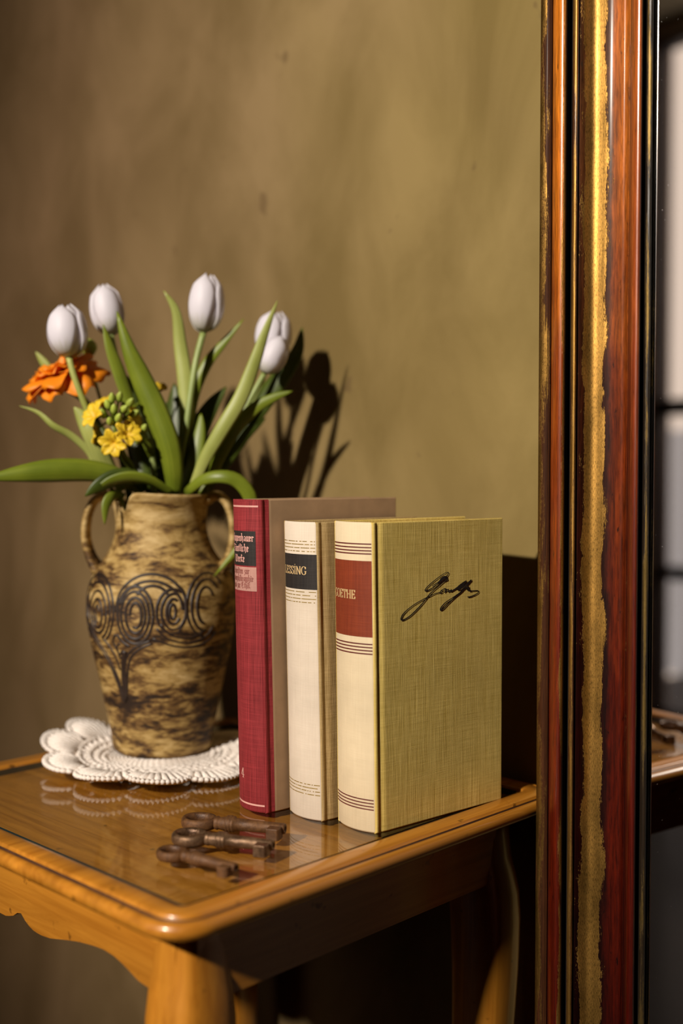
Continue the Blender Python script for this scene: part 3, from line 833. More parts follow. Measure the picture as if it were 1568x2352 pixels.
# ivory spine book in the middle
l_corner = on_table(740, 1887)
lb = Book('hardback with ivory spine, black title label and drab linen cover, between its two neighbours', l_corner, 41.3, 0.120, 0.0340, 0.199, 0.0050, 0.030, M['white_cloth'], M['drab_linen'])
Z = lambda y: zy(lb, y, 1197, 1887)
for y in (1242, 1249, 1257, 1265): lb.line(Z(y), 0.00055, INK, M['dull_gold'], gaps=0.35)
lb.patch(-lb.half, lb.half - 0.0002, Z(1353), Z(1272), INK, 'title_label', M['black_label'])
for y in (1358, 1366, 1374, 1382): lb.line(Z(y + 1), 0.00055, INK, M['dull_gold'], gaps=0.35)
for y in (1803, 1810.5, 1818, 1826): lb.line(Z(y + 2), 0.0006, INK, M['dull_gold'], gaps=0.3)
mb = MB(); write(mb, 'LESSI.NG', ROMAN, -0.0024, Z(1319), 0.0054, lb.spine_fn(INK * 2.2), 0.17, 0.06, squash=0.92, centre=True)
mb.build('lettering', M['gold_ink'], lb.root, smooth=False)

# crimson spine book at the back
r_corner = on_table(612, 1869)
rb = Book('tall hardback with crimson cloth spine, blackletter labels and brown paper cover', r_corner, 41.6, 0.122, 0.0300, 0.2135, 0.0050, 0.032, M['red_cloth'], M['brown_paper'], M['red_cloth'])
Z = lambda y: zy(rb, y, 1149, 1867)
rb.line(Z(1164.5), 0.0012, INK, M['pale_ink'], a1=rb.half - 0.0012)
rb.line(Z(1850), 0.0012, INK, M['pale_ink'], a1=rb.half - 0.0012)
rb.patch(-rb.half + 0.001, rb.half - 0.0036, Z(1301), Z(1221.5), INK, 'title_label', M['black_label'])
rb.patch(-rb.half + 0.001, rb.half - 0.0034, Z(1359), Z(1304), INK, 'subtitle_label', M['pink_label'])
mb = MB(); fn = rb.spine_fn(INK * 2.2)
for txt, y, s in (('Schopenhauer', 1245, 0.0052), ('Sämtliche', 1269, 0.0052), ('Werke', 1293, 0.0052)):
    write(mb, txt, FRAKTUR, -0.0030, Z(y), s, fn, 0.15, 0.05, True, 0.95, True)
mb.build('lettering', M['pale_ink'], rb.root, smooth=False)
mb = MB()
for txt, y, s in (('Schriften zur', 1320, 0.0043), ('Naturphilosophie', 1337, 0.0043), ('und zur Ethik', 1353, 0.0043)):
    write(mb, txt, FRAKTUR, -0.0030, Z(y), s, fn, 0.14, 0.05, True, 0.88, True)
mb.build('lettering', M['rose_ink'], rb.root, smooth=False)
mb = MB(); write(mb, '4', ROMAN, -0.0045, Z(1793), 0.0066, fn, 0.14, 0.06, centre=True)
mb.build('volume_number', M['pale_ink'], rb.root, smooth=False)

# ------------------------------------------------------------------ doily
m, nt, out = new_mat('crochet_cotton')
b = bsdf(nt, out, (0.80, 0.72, 0.64), 0.9, spec=0.15)
ch = nz(nt, coords(nt), 650, 3, 0.6)
bump(nt, b, ch, 0.6, 0.0012)
nt.links.new(ramp(nt, ch, [(0.3, (0.74, 0.65, 0.57)), (0.65, (0.90, 0.83, 0.77))]), b.inputs['Base Color'])
M['cotton'] = m
DC = Vector((-0.147, 0.914, T))
doily = empty('crochet_doily', DC)
tag(doily, 'white crocheted doily with scalloped edge lying under the vase', 'doily')
NS = 11
def lift(r, a):
    """the edge of the doily is ruffled"""
    k = max(0.0, (r - 0.045) / 0.045)
    left = max(0.0, math.cos(a - math.radians(165))) ** 3
    return 0.0028 + k * (0.0024 + 0.0022 * math.sin(3 * a + 0.6) + 0.014 * left)
def dp(r, a, dz=0.0): return Vector((r * math.cos(a), r * math.sin(a), lift(r, a) + dz))
mb = MB()
for i in range(14):
    r = 0.0025 + 0.003 * i
    n_ = 20 + 12 * i
    mb.tube([dp(r + 0.0003 * math.sin(k * 2.3), 2 * PI * k / n_, 0.0004 * math.sin(k * 1.9 + i) - 0.0006) for k in range(n_ + 1)], 0.0018, 6, caps=False)
mb.build('centre', M['cotton'], doily)
mb = MB()
for i, r in enumerate((0.0440, 0.0490, 0.0555, 0.0635)):
    n_ = 150 + 20 * i
    mb.tube([dp(r + 0.0007 * math.sin(k * 2.1), 2 * PI * k / n_, 0.0008 * math.sin(k * 1.7 + i)) for k in range(n_ + 1)], 0.0025, 6, caps=False)
for k in range(46):
    a = 2 * PI * k / 46
    mb.tube([dp(0.0485, a), dp(0.052, a + 0.015), dp(0.0555, a)], 0.0021, 6)
    a += PI / 46
    mb.tube([dp(0.054, a), dp(0.0590, a - 0.015), dp(0.064, a)], 0.0023, 6)
mb.build('openwork_band', M['cotton'], doily)
for k in range(NS):
    mb = MB(); a0 = 2 * PI * (k + 0.5) / NS
    hw = PI / NS
    for j in range(9):
        q = (j - 4) / 4
        a1 = a0 + q * hw * 0.55; a2 = a0 + q * hw * 0.97
        rend = 0.0715 + 0.0185 * math.sqrt(max(0.0, 1 - (q * 0.93) ** 2))
        mb.tube([dp(0.064, a1), dp((0.064 + rend) / 2, (a1 + a2) / 2, 0.0012), dp(rend, a2)], [0.0020, 0.0030, 0.0026], 6)
    for j in range(15):
        q = (j - 7) / 7
        a2 = a0 + q * hw * 0.97
        rend = 0.0730 + 0.0195 * math.sqrt(max(0.0, 1 - (q * 0.95) ** 2))
        mb.tube([dp(rend - 0.0022, a2 - 0.008, -0.0005), dp(rend + 0.001, a2, 0.0008), dp(rend - 0.0022, a2 + 0.010, -0.0005)], 0.0021, 6)
    mb.build('scallop', M['cotton'], doily)

# ------------------------------------------------------------------ vase
VC = Vector((-0.148, 0.937, T + 0.0048))
vase = empty('two_handled_vase', VC)
tag(vase, 'ochre stoneware vase with two handles and dark incised spiral ornament', 'vase')
m, nt, out = new_mat('ochre_stoneware')
b = bsdf(nt, out, rough=0.62, spec=0.35)
n1 = nz(nt, coords(nt, (34, 34, 105)), 1.0, 7, 0.72, 0.4)
n2 = nz(nt, coords(nt, (9, 9, 26), loc=(2.3, 1.1, 0.4)), 1.0, 4, 0.6, 0.8)
n3 = nz(nt, coords(nt, (120, 120, 420)), 1.0, 3, 0.6)
f_ = mth(nt, 'ADD', mth(nt, 'ADD', mth(nt, 'MULTIPLY', n1, 0.62), mth(nt, 'MULTIPLY', n2, 0.40)), mth(nt, 'MULTIPLY', n3, 0.16))
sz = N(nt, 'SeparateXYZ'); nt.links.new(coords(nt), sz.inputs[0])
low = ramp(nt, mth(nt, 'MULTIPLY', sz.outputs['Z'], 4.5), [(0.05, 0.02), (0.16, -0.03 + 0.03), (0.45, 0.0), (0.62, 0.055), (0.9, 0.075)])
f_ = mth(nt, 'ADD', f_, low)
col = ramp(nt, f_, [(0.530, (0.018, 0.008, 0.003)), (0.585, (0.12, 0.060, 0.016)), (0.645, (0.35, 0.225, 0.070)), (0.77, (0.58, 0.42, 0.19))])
nt.links.new(col, b.inputs['Base Color'])
bump(nt, b, f_, 0.5, 0.002)
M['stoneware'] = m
M['incised'] = plain('incised_dark_glaze', (0.020, 0.010, 0.006), 0.5, var=0.3, vscale=200, spec=0.5)

VP = [(0.0385, 0.0), (0.0405, 0.003), (0.0415, 0.012), (0.0450, 0.030), (0.0482, 0.045), (0.0522, 0.064), (0.0560, 0.082), (0.0592, 0.099), (0.0604, 0.112), (0.0600, 0.126),
      (0.0574, 0.1395), (0.0525, 0.1500), (0.0455, 0.1590), (0.0408, 0.1675), (0.0378, 0.1770), (0.0370, 0.1860), (0.0380, 0.1960), (0.0408, 0.2040), (0.0432, 0.2085), (0.0430, 0.2105), (0.0410, 0.2105)]
VIN = [(0.0370, 0.2040), (0.0338, 0.1900), (0.0335, 0.1780), (0.0400, 0.1600), (0.0520, 0.1400), (0.0560, 0.1150), (0.0480, 0.0600), (0.0360, 0.0090), (0.0010, 0.0070)]
def rim_shape(p, th):
    """the rim dips into a spout beside the left handle and is a little uneven"""
    k = max(0.0, (p.z - 0.180) / 0.03)
    dip = math.exp(-((math.atan2(math.sin(th - math.radians(232)), math.cos(th - math.radians(232)))) / 0.17) ** 2)
    q = Vector(p)
    q.z += k * (-0.016 * dip + 0.0012 * math.sin(2 * th))
    q.xy *= 1 + k * (-0.10 * dip + 0.02 * math.cos(th - math.radians(190)))
    q.xy *= 1 + 0.012 * noise.noise(Vector((math.cos(th) * 1.5, math.sin(th) * 1.5, p.z * 30)))
    return q
prof_s = spline([(r, z, 0) for r, z in VP], 80)
mb = MB()
lathe(mb, [(0.0005, 0.0)] + [(p.x, p.y) for p in prof_s] + VIN, 96, rim_shape)
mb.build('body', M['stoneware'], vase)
def vr(z):
    for (r0, z0), (r1, z1) in zip(VP, VP[1:]):
        if z <= z1: return r0 + (r1 - r0) * (z - z0) / (z1 - z0 + 1e-9)
    return 0.04
for sgn in (-1, 1):
    pts = [(sgn * 0.038, -0.004, 0.2055), (sgn * 0.046, -0.006, 0.2085), (sgn * 0.0540, -0.008, 0.2030), (sgn * 0.0590, -0.009, 0.1900), (sgn * 0.0600, -0.009, 0.1740), (sgn * 0.0565, -0.008, 0.1590), (sgn * 0.0505, -0.007, 0.1475)]
    sp_ = spline(pts, 28)
    MB().tube(sp_, [0.0036 + 0.0020 * abs(k / 14 - 1) ** 3 for k in range(29)], 14, flat=2.5, ref=(0, 1, 0.02)).build('handle', M['stoneware'], vase)
# ornament, drawn in the front elevation of the vase
def on_vase(cx, cy, off):
    X = (cx / 3.136 - 266.0) / 2803.0; Zz = (615.0 - cy / 3.136) / 2803.0
    r = vr(Zz) + off
    s = max(-0.985, min(0.985, X / r))
    th = math.asin(s)
    return Vector((r * math.sin(th), -r * math.cos(th), Zz))
def ell(cx, cy, rx, ry, a0=0, a1=360, n=36):
    return [(cx + rx * math.cos(math.radians(a0 + (a1 - a0) * k / n)), cy - ry * math.sin(math.radians(a0 + (a1 - a0) * k / n))) for k in range(n + 1)]
ORN = [
 # left loop
 ell(450, 880, 128, 235, -60, 215), ell(450, 890, 100, 195, -70, 205), ell(450, 900, 70, 145), ell(447, 910, 38, 100), ell(446, 915, 14, 60, 20, 250),
 # centre loop
 ell(732, 905, 125, 195), ell(732, 905, 98, 160), ell(735, 905, 68, 120), ell(738, 905, 40, 85, -120, 180), 
 # arch over the two middle loops
 ell(838, 860, 238, 232, -5, 185), ell(838, 870, 212, 196, 0, 170), ell(850, 800, 110, 95, 20, 160),
 # right loop with the swinging lower bands
 ell(985, 880, 105, 150, 60, 300), ell(990, 880, 78, 120, 80, 330), ell(990, 880, 45, 85, 60, 330), ell(1010, 860, 60, 150, -80, 80), ell(985, 880, 20, 50),
 [(880, 990), (930, 1050), (1020, 1090), (1120, 1095), (1200, 1060), (1240, 1000)],
 [(850, 1060), (930, 1095), (1030, 1125), (1140, 1125), (1215, 1090), (1250, 1040)],
 [(905, 960), (960, 1030), (1040, 1060), (1120, 1060), (1190, 1020)],
 # far right loop
 ell(1190, 850, 115, 215, 40, 260), ell(1190, 850, 85, 175, 40, 260), ell(1190, 850, 50, 125, 30, 260),
 # bands gathering into the tail
 [(345, 1040), (400, 1090), (460, 1150), (520, 1230), (565, 1330), (600, 1430), (625, 1520)],
 [(335, 960), (390, 1040), (450, 1110), (510, 1180), (560, 1270), (600, 1380), (630, 1500)],
 [(490, 1080), (540, 1130), (585, 1200), (612, 1290)], [(590, 1040), (570, 1090), (600, 1150), (622, 1210)], [(600, 1040), (640, 1090), (690, 1120)],
 [(840, 1075), (760, 1110), (690, 1160), (655, 1240), (645, 1350), (640, 1520)],
 [(850, 1095), (770, 1130), (705, 1185), (675, 1260), (660, 1360), (650, 1500)],
 [(620, 1100), (600, 1130), (615, 1180), (640, 1150)],
]
mb = MB()
for path in ORN:
    sm = spline([(x, y, 0) for x, y in path], max(16, len(path) * 3))
    mb.tube([on_vase(p.x, p.y, -0.0005) for p in sm], 0.0014, 8)
tail = spline([(655, 1150, 0), (640, 1230, 0), (632, 1320, 0), (632, 1420, 0), (634, 1525, 0)], 20)
mb.tube([on_vase(p.x, p.y, -0.0004) for p in tail], [0.0026 - 0.0014 * k / 20 for k in range(21)], 8)
mb.build('incised_ornament', M['incised'], vase)

# ------------------------------------------------------------------ flowers
M['leaf_mid'] = leafy('leaf_green', (0.105, 0.150, 0.008), (0.235, 0.285, 0.022))
M['leaf_pale'] = leafy('leaf_pale_green', (0.27, 0.31, 0.055), (0.46, 0.49, 0.14))
M['leaf_dark'] = leafy('leaf_dark_green', (0.030, 0.048, 0.004), (0.080, 0.115, 0.010))
M['stem'] = leafy('stem_green', (0.22, 0.29, 0.07), (0.38, 0.46, 0.15))
M['white_petal'] = petal_mat('white_tulip_petal', (0.60, 0.58, 0.46), (0.87, 0.84, 0.89), 0.42)
M['orange_petal'] = petal_mat('orange_petal', (0.70, 0.16, 0.005), (0.92, 0.30, 0.008), 0.3)
M['yellow_petal'] = petal_mat('yellow_petal', (0.70, 0.40, 0.01), (0.86, 0.62, 0.03), 0.3)
M['bud'] = plain('green_bud', (0.34, 0.42, 0.06), 0.5, var=0.2)
MOUTH = VC + Vector((0, 0, 0.17))

def leaf(parent, pts, width, mat, roll=0.0, roll2=None, fold=0.28, base=0.55, peak=0.45, n=22):
    P = spline([at(*p) for p in pts], n)
    rows = []
    roll2 = roll if roll2 is None else roll2
    for i, p in enumerate(P):
        t = i / n
        tg = (P[min(i + 1, n)] - P[max(i - 1, 0)]).normalized()
        view = (p - EYE).normalized()
        side = tg.cross(view).normalized(); nrm = side.cross(tg).normalized()
        a = math.radians(roll + (roll2 - roll) * t)
        s2 = side * math.cos(a) + nrm * math.sin(a); n2 = nrm * math.cos(a) - side * math.sin(a)
        wv = base + (1 - base) * math.sin(PI / 2 * min(1, t / peak)) if t < peak else math.cos(PI / 2 * ((t - peak) / (1 - peak))) ** 0.75
        w_ = max(0.02, wv) * width / 2
        rows.append([p + s2 * (q * w_) + n2 * (fold * w_ * (abs(q) ** 1.5) - fold * w_ * 0.3) for q in (-1, -0.66, -0.33, 0, 0.33, 0.66, 1)])
    return MB().grid(rows, uv=True).build('leaf', mat, parent, local=False, solid=0.0007)

def stem(parent, pts, r=0.0027, mat=None, name='stem'):
    P = spline([at(*p) if len(p) == 3 and abs(p[0]) > 3 else p for p in pts], 18)
    return MB().tube(P, r, 8).build(name, mat or M['stem'], parent, local=False)

def tulip_head(parent, px, py, d, w_px, h_px, tilt, spin=0.0, lean=0.0, open_=0.0):
    """closed goblet of six petals; px, py is its middle"""
    sc = d / F_PX
    Rr, Hh = w_px * sc / 2, h_px * sc
    c = at(px, py, d)
    rot = Matrix.Rotation(math.radians(tilt), 4, 'Y') @ Matrix.Rotation(math.radians(lean), 4, 'X')
    for k in range(6):
        inner = k % 2
        ph0 = math.radians(spin + 60 * k)
        rows = []
        n, m_ = 16, 9
        hk = Hh * (0.955 if inner else 1.0) * (1 + 0.03 * math.sin(k * 2.3 + spin))
        for i in range(n + 1):
            t = i / n
            rr = math.sin(PI * min(1.0, 0.04 + 0.80 * t ** 0.72)) ** 0.72
            rr = rr * (1 - 0.12 * inner) + open_ * t * t
            if t > 0.8: rr *= 1 - 0.55 * ((t - 0.8) / 0.2) ** 1.5
            hw = math.radians(62) * (0.55 + 0.45 * math.sin(PI * min(1, t * 1.1) * 0.5)) * (1 if t < 0.62 else max(0.05, math.cos(PI / 2 * (t - 0.62) / 0.38) ** 0.6))
            row = []
            for j in range(m_):
                q = -1 + 2 * j / (m_ - 1)
                a = ph0 + q * hw
                r_ = Rr * rr * (1 + 0.05 * (1 - q * q) - 0.02 * abs(q) * (k % 3))
                row.append(Vector((r_ * math.cos(a), r_ * math.sin(a), (t - 0.5) * hk - 0.02 * hk * q * q * t)))
            rows.append([c + rot @ p for p in row])
        MB().grid(rows, uv=True).build('petal', M['white_petal'], parent, local=False, solid=0.0006)
    return c - (rot @ Vector((0, 0, Hh * 0.49)))

def flower_root(name, label, cat, group=None):
    o = empty(name, MOUTH + Vector((random.uniform(-0.012, 0.012), random.uniform(-0.012, 0.012), -0.06)))
    tag(o, label, cat, group)
    return o
G = 'cut flowers in the vase'
def mouth(dx=0.0, dy=0.0, dz=-0.035): return tuple(MOUTH + Vector((dx, dy, dz)))

# 1 leftmost tulip, low over the orange flower
t1 = flower_root('tulip', 'white tulip leaning left above the orange flower, with slack leaves hanging to the left', 'tulip', G)
p = tulip_head(t1, 153, 760, 0.90, 90, 120, -4, 20)
stem(t1, [tuple(p), (172, 870, 0.90), (197, 935, 0.903), (228, 1010, 0.91), (262, 1085, 0.922), mouth(-0.018, -0.008)], 0.0026, M['leaf_pale'])
leaf(t1, [(285, 1125, 0.925), (240, 1065, 0.91), (212, 1000, 0.90), (190, 960, 0.90), (170, 935, 0.90)], 0.0155, M['leaf_pale'], 10)
leaf(t1, [(262, 1130, 0.925), (225, 1085, 0.915), (205, 1040, 0.91), (165, 1002, 0.905), (122, 978, 0.90), (88, 948, 0.90), (45, 932, 0.90)], 0.0060, M['leaf_pale'], 25)
leaf(t1, [(330, 1128, 0.92), (270, 1095, 0.905), (210, 1082, 0.895), (140, 1080, 0.885), (60, 1086, 0.875), (-40, 1100, 0.865)], 0.0180, M['leaf_mid'], 12, -8, 0.35, 0.5, 0.6)
# 2 tulip left of centre, behind a broad leaf
t2 = flower_root('tulip', 'tall white tulip half hidden by the tip of a broad dark green leaf', 'tulip', G)
p = tulip_head(t2, 245, 711, 0.935, 74, 116, -9, 45)
stem(t2, [tuple(p), (275, 850, 0.935), (310, 940, 0.935), (350, 1040, 0.935), mouth(-0.008, 0.004)], 0.0025)
leaf(t2, [(398, 1135, 0.915), (397, 1085, 0.905), (385, 1020, 0.898), (355, 940, 0.895), (322, 865, 0.893), (295, 800, 0.89), (268, 715, 0.89)], 0.0190, M['leaf_mid'], 14, 4, 0.40, 0.6, 0.45)
leaf(t2, [(350, 1050, 0.92), (300, 930, 0.915), (272, 850, 0.912), (252, 795, 0.91), (237, 745, 0.91)], 0.0105, M['leaf_mid'], -20)
# 3 tallest tulip
t3 = flower_root('tulip', 'tallest white tulip, upright in the middle of the bunch on a bare pale stem', 'tulip', G)
p = tulip_head(t3, 473, 696, 0.925, 80, 132, 5, 10)
stem(t3, [tuple(p), (452, 820, 0.922), (440, 890, 0.92), (428, 980, 0.918), (412, 1080, 0.92), mouth(0.008, -0.008)], 0.0027)
leaf(t3, [(405, 1130, 0.925), (420, 1040, 0.925), (428, 950, 0.925), (424, 870, 0.925), (414, 790, 0.925), (404, 715, 0.922), (376, 668, 0.92)], 0.0120, M['leaf_pale'], 18, -10)
leaf(t3, [(415, 1130, 0.925), (430, 1000, 0.93), (445, 905, 0.932), (475, 835, 0.935), (515, 785, 0.935), (560, 732, 0.935)], 0.0095, M['leaf_mid'], -10, 25)
leaf(t3, [(425, 1130, 0.93), (440, 1050, 0.935), (455, 985, 0.94), (485, 930, 0.945), (520, 888, 0.95)], 0.0190, M['leaf_dark'], 30)
leaf(t3, [(395, 1130, 0.93), (400, 1030, 0.945), (402, 950, 0.95), (400, 880, 0.955)], 0.0220, M['leaf_dark'], 20)
leaf(t3, [(420, 1132, 0.918), (438, 1070, 0.918), (452, 1000, 0.922), (462, 950, 0.926)], 0.0160, M['leaf_mid'], 24)
leaf(t3, [(385, 1132, 0.945), (378, 1040, 0.952), (385, 960, 0.958), (412, 905, 0.962)], 0.0210, M['leaf_dark'], -25)
leaf(t2, [(350, 1132, 0.94), (336, 1050, 0.945), (330, 985, 0.95), (318, 935, 0.95)], 0.0190, M['leaf_mid'], -15)
# 4 upper right tulip
t4 = flower_root('tulip', 'white tulip at the right with a long pale leaf crossing in front of it', 'tulip', G)
p = tulip_head(t4, 627, 768, 0.955, 82, 108, 8, 0)
stem(t4, [tuple(p), (590, 900, 0.95), (535, 1000, 0.945), (480, 1085, 0.94), mouth(0.016, 0.004)], 0.0025)
leaf(t4, [(440, 1125, 0.912), (470, 1055, 0.905), (510, 985, 0.90), (552, 915, 0.90), (582, 840, 0.90), (608, 765, 0.90), (637, 690, 0.90)], 0.0118, M['leaf_pale'], 12, -15, 0.3, 0.55, 0.42)
leaf(t4, [(470, 1120, 0.95), (520, 1040, 0.955), (580, 950, 0.96), (640, 870, 0.965), (680, 810, 0.97), (694, 752, 0.972)], 0.0190, M['leaf_dark'], 25)
# 5 lower right tulip
t5 = flower_root('tulip', 'drooping white tulip lowest of the pair at the right of the bunch', 'tulip', G)
p = tulip_head(t5, 628, 815, 0.935, 62, 92, 26, 30)
stem(t5, [tuple(p), (578, 910, 0.935), (530, 1000, 0.93), (485, 1085, 0.93), mouth(0.018, 0.0)], 0.0024)
leaf(t5, [(480, 1110, 0.92), (505, 1050, 0.915), (540, 985, 0.912), (585, 938, 0.912), (630, 912, 0.912), (672, 898, 0.912)], 0.0105, M['leaf_mid'], -12, 10)
leaf(t5, [(425, 1132, 0.915), (465, 1102, 0.90), (510, 1094, 0.895), (548, 1106, 0.897), (575, 1145, 0.90), (574, 1205, 0.905), (545, 1260, 0.905), (491, 1324, 0.905)], 0.0110, M['leaf_mid'], 20, -10, 0.3, 0.6, 0.5)
leaf(t5, [(470, 1122, 0.945), (510, 1060, 0.95), (555, 1000, 0.955), (610, 960, 0.96)], 0.0160, M['leaf_dark'], 10)

leaf(t5, [(440, 1132, 0.935), (475, 1070, 0.942), (500, 1010, 0.948), (540, 950, 0.952), (585, 905, 0.956)], 0.0170, M['leaf_dark'], 0)
leaf(t5, [(455, 1132, 0.925), (485, 1095, 0.925), (502, 1050, 0.925), (520, 1010, 0.925)], 0.0100, M['leaf_mid'], 15)

# orange ranunculus
rn = flower_root('ranunculus_flower', 'open orange ranunculus with ruffled petals at the left of the bunch', 'flower', G)
c = at(142, 868, 0.925)
axis = Vector((-0.42, -0.30, 0.86)).normalized()
q_ = axis.to_track_quat('Z', 'Y').to_matrix().to_4x4()
def ranunculus_petal(parent, a0, R0, cup, droop, wid, seed):
    rows = []
    for i in range(11):
        t = i / 10
        row = []
        for j in range(9):
            q = -1 + j / 4
            hw = wid * math.sin(PI * min(0.93, 0.18 + 0.72 * t)) ** 0.8
            a = a0 + q * hw
            r_ = R0 * (t * (1 - 0.10 * q * q) + 0.05 * math.sin(3 * q + seed) * t)
            z = cup * t * (1 - 0.3 * t) - droop * t * t * t + 0.0022 * math.sin(4 * q + seed * 2) * t
            row.append(c + q_ @ Vector((r_ * math.cos(a), r_ * math.sin(a), z)))
        rows.append(row)
    MB().grid(rows, uv=True).build('petal', M['orange_petal'], parent, local=False, solid=0.0005)
for lay, (nn, R0, cup, droop, wid) in enumerate(((7, 0.0345, 0.009, 0.020, 0.80), (6, 0.030, 0.016, 0.009, 0.85), (5, 0.023, 0.019, 0.003, 0.85), (4, 0.014, 0.018, 0.0, 0.9))):
    for k in range(nn):
        ranunculus_petal(rn, 2 * PI * (k + 0.37 * lay) / nn, R0 * random.uniform(0.88, 1.08), cup, droop * random.uniform(0.5, 1.3), wid, k + lay * 3.0)
mb = MB(); lathe(mb, [(0.0002, -0.012), (0.006, -0.010), (0.010, -0.004), (0.012, 0.002), (0.006, 0.004), (0.0002, 0.004)], 20, lambda p_, th: c + q_ @ p_)
mb.build('calyx', M['leaf_dark'], rn, local=False)
stem(rn, [tuple(c - axis * 0.010), (198, 925, 0.945), (235, 990, 0.945), (285, 1070, 0.94), mouth(-0.02, 0.008)], 0.0030, M['leaf_dark'])
leaf(rn, [(120, 860, 0.945), (104, 838, 0.945), (82, 808, 0.945)], 0.0075, M['leaf_pale'], 20)
mb = MB(); bc = at(205, 798, 0.945)
lathe(mb, [(0.0002, -0.007), (0.004, -0.006), (0.0066, -0.001), (0.0060, 0.003), (0.003, 0.0065), (0.0002, 0.007)], 18, lambda p_, th: bc + p_)
mb.build('bud', M['bud'], rn, local=False)
stem(rn, [tuple(bc - Vector((0, 0, 0.006))), (212, 850, 0.95), (235, 930, 0.95), (280, 1040, 0.945), mouth(-0.018, 0.01)], 0.0014)

# yellow star flower with green buds
sf = flower_root('star_flower', 'yellow star flower cluster with green buds low in the bunch', 'flower', G)
cc = at(264, 962, 0.895)
stem(sf, [tuple(cc + Vector((0, 0.004, -0.016))), (285, 1050, 0.90), (310, 1105, 0.915), mouth(-0.006, -0.016)], 0.0028, M['leaf_mid'])
def blossom(px, py, d, ax, R0, spin):
    o_ = at(px, py, d)
    qq = Vector(ax).normalized().to_track_quat('Z', 'Y').to_matrix().to_4x4()
    stem(sf, [tuple(cc + Vector((0, 0.003, -0.006))), tuple((cc + o_) / 2 + Vector((0, 0.002, 0.001))), tuple(o_)], 0.0009, M['leaf_mid'], 'pedicel')
    for k in range(6):
        a0 = spin + 2 * PI * k / 6
        rows = []
        for i in range(9):
            t = i / 8; hw = 0.0042 * math.sin(PI * min(0.96, 0.12 + 0.82 * t)) ** 0.8
            row = []
            for j in range(5):
                q = -1 + j / 2
                l = R0 * t
                p_ = Vector((l * math.cos(a0) - q * hw * math.sin(a0), l * math.sin(a0) + q * hw * math.cos(a0), 0.006 * math.sin(PI / 2 * t) - 0.002 * t * t + 0.0014 * q * q))
                row.append(o_ + qq @ p_)
            rows.append(row)
        MB().grid(rows, uv=True).build('petal', M['yellow_petal'], sf, local=False, solid=0.0005)
for i_, (px, py, d, ax) in enumerate(((222, 958, 0.888, (-0.6, -0.7, 0.4)), (290, 1000, 0.882, (0.5, -0.75, 0.45)), (262, 1015, 0.884, (-0.1, -0.9, -0.2)), (240, 935, 0.90, (-0.4, -0.3, 0.9)), (225, 985, 0.90, (-0.9, -0.4, -0.1)), (298, 965, 0.90, (0.9, -0.2, 0.3)), (366, 900, 0.93, (0.2, -0.5, 0.8)))):
    blossom(px, py, d, ax, 0.0115 if i_ < 6 else 0.006, i_ * 0.4)
for (px, py, d, lx, ly) in ((236, 950, 0.882, -2, -6), (257, 915, 0.884, 0, -8), (274, 912, 0.886, 2, -8), (298, 925, 0.888, 5, -7), (284, 940, 0.884, 5, -5), (262, 940, 0.880, 0, -7), (248, 930, 0.884, -3, -7), (272, 960, 0.876, 2, -5), (308, 950, 0.892, 7, -5), (253, 968, 0.876, -1, -4), (330, 985, 0.90, 3, -6), (318, 1010, 0.90, 3, -6)):
    o_ = at(px, py, d); dr = (at(px + lx, py + ly, d - 0.002) - o_).normalized()
    qq = dr.to_track_quat('Z', 'Y').to_matrix().to_4x4()
    mb = MB(); lathe(mb, [(0.0001, -0.0052), (0.0018, -0.0040), (0.0029, -0.0008), (0.0024, 0.0024), (0.0010, 0.0048), (0.0001, 0.0054)], 12, lambda p_, th: o_ + qq @ p_)
    mb.build('bud', M['bud'], sf, local=False)
    stem(sf, [tuple(cc + Vector((0, 0.003, -0.006))), tuple((cc + o_) / 2 + Vector((0, 0.001, 0.0))), tuple(o_ - dr * 0.004)], 0.0008, M['leaf_mid'], 'pedicel')
leaf(sf, [(330, 1125, 0.915), (310, 1100, 0.902), (268, 1098, 0.895), (228, 1115, 0.89), (195, 1140, 0.888)], 0.0150, M['leaf_dark'], 30, 10)
leaf(sf, [(395, 1134, 0.912), (345, 1106, 0.90), (300, 1098, 0.895), (255, 1106, 0.892), (215, 1128, 0.89)], 0.0120, M['leaf_mid'], 50, 30)
leaf(sf, [(285, 1140, 0.915), (262, 1138, 0.90), (244, 1158, 0.895), (240, 1205, 0.893)], 0.0085, M['leaf_mid'], 20)
leaf(sf, [(330, 1130, 0.935), (322, 1060, 0.94), (312, 980, 0.945), (296, 900, 0.95), (288, 860, 0.95)], 0.0200, M['leaf_dark'], 10)
leaf(sf, [(370, 1130, 0.94), (366, 1050, 0.95), (372, 970, 0.955), (368, 910, 0.955)], 0.0200, M['leaf_dark'], -10)

# ------------------------------------------------------------------ keys
def rusty(name, a, b_, rough, metal):
    m, nt, out = new_mat(name)
    b = bsdf(nt, out, rough=rough, metal=metal)
    n = nz(nt, coords(nt), 260, 6, 0.7, 0.3); n2 = nz(nt, coords(nt), 60, 4, 0.6)
    nt.links.new(ramp(nt, mth(nt, 'ADD', mth(nt, 'MULTIPLY', n, 0.6), mth(nt, 'MULTIPLY', n2, 0.4)), [(0.36, a), (0.62, b_)]), b.inputs['Base Color'])
    nt.links.new(ramp(nt, n2, [(0.3, rough - 0.12), (0.7, rough + 0.18)]), b.inputs['Roughness'])
    bump(nt, b, n, 0.6, 0.0007)
    return m
M['rust'] = rusty('rusty_iron', (0.040, 0.015, 0.005), (0.150, 0.064, 0.018), 0.52, 0.25)
M['worn_iron'] = rusty('worn_iron', (0.050, 0.024, 0.012), (0.20, 0.115, 0.060), 0.33, 0.6)
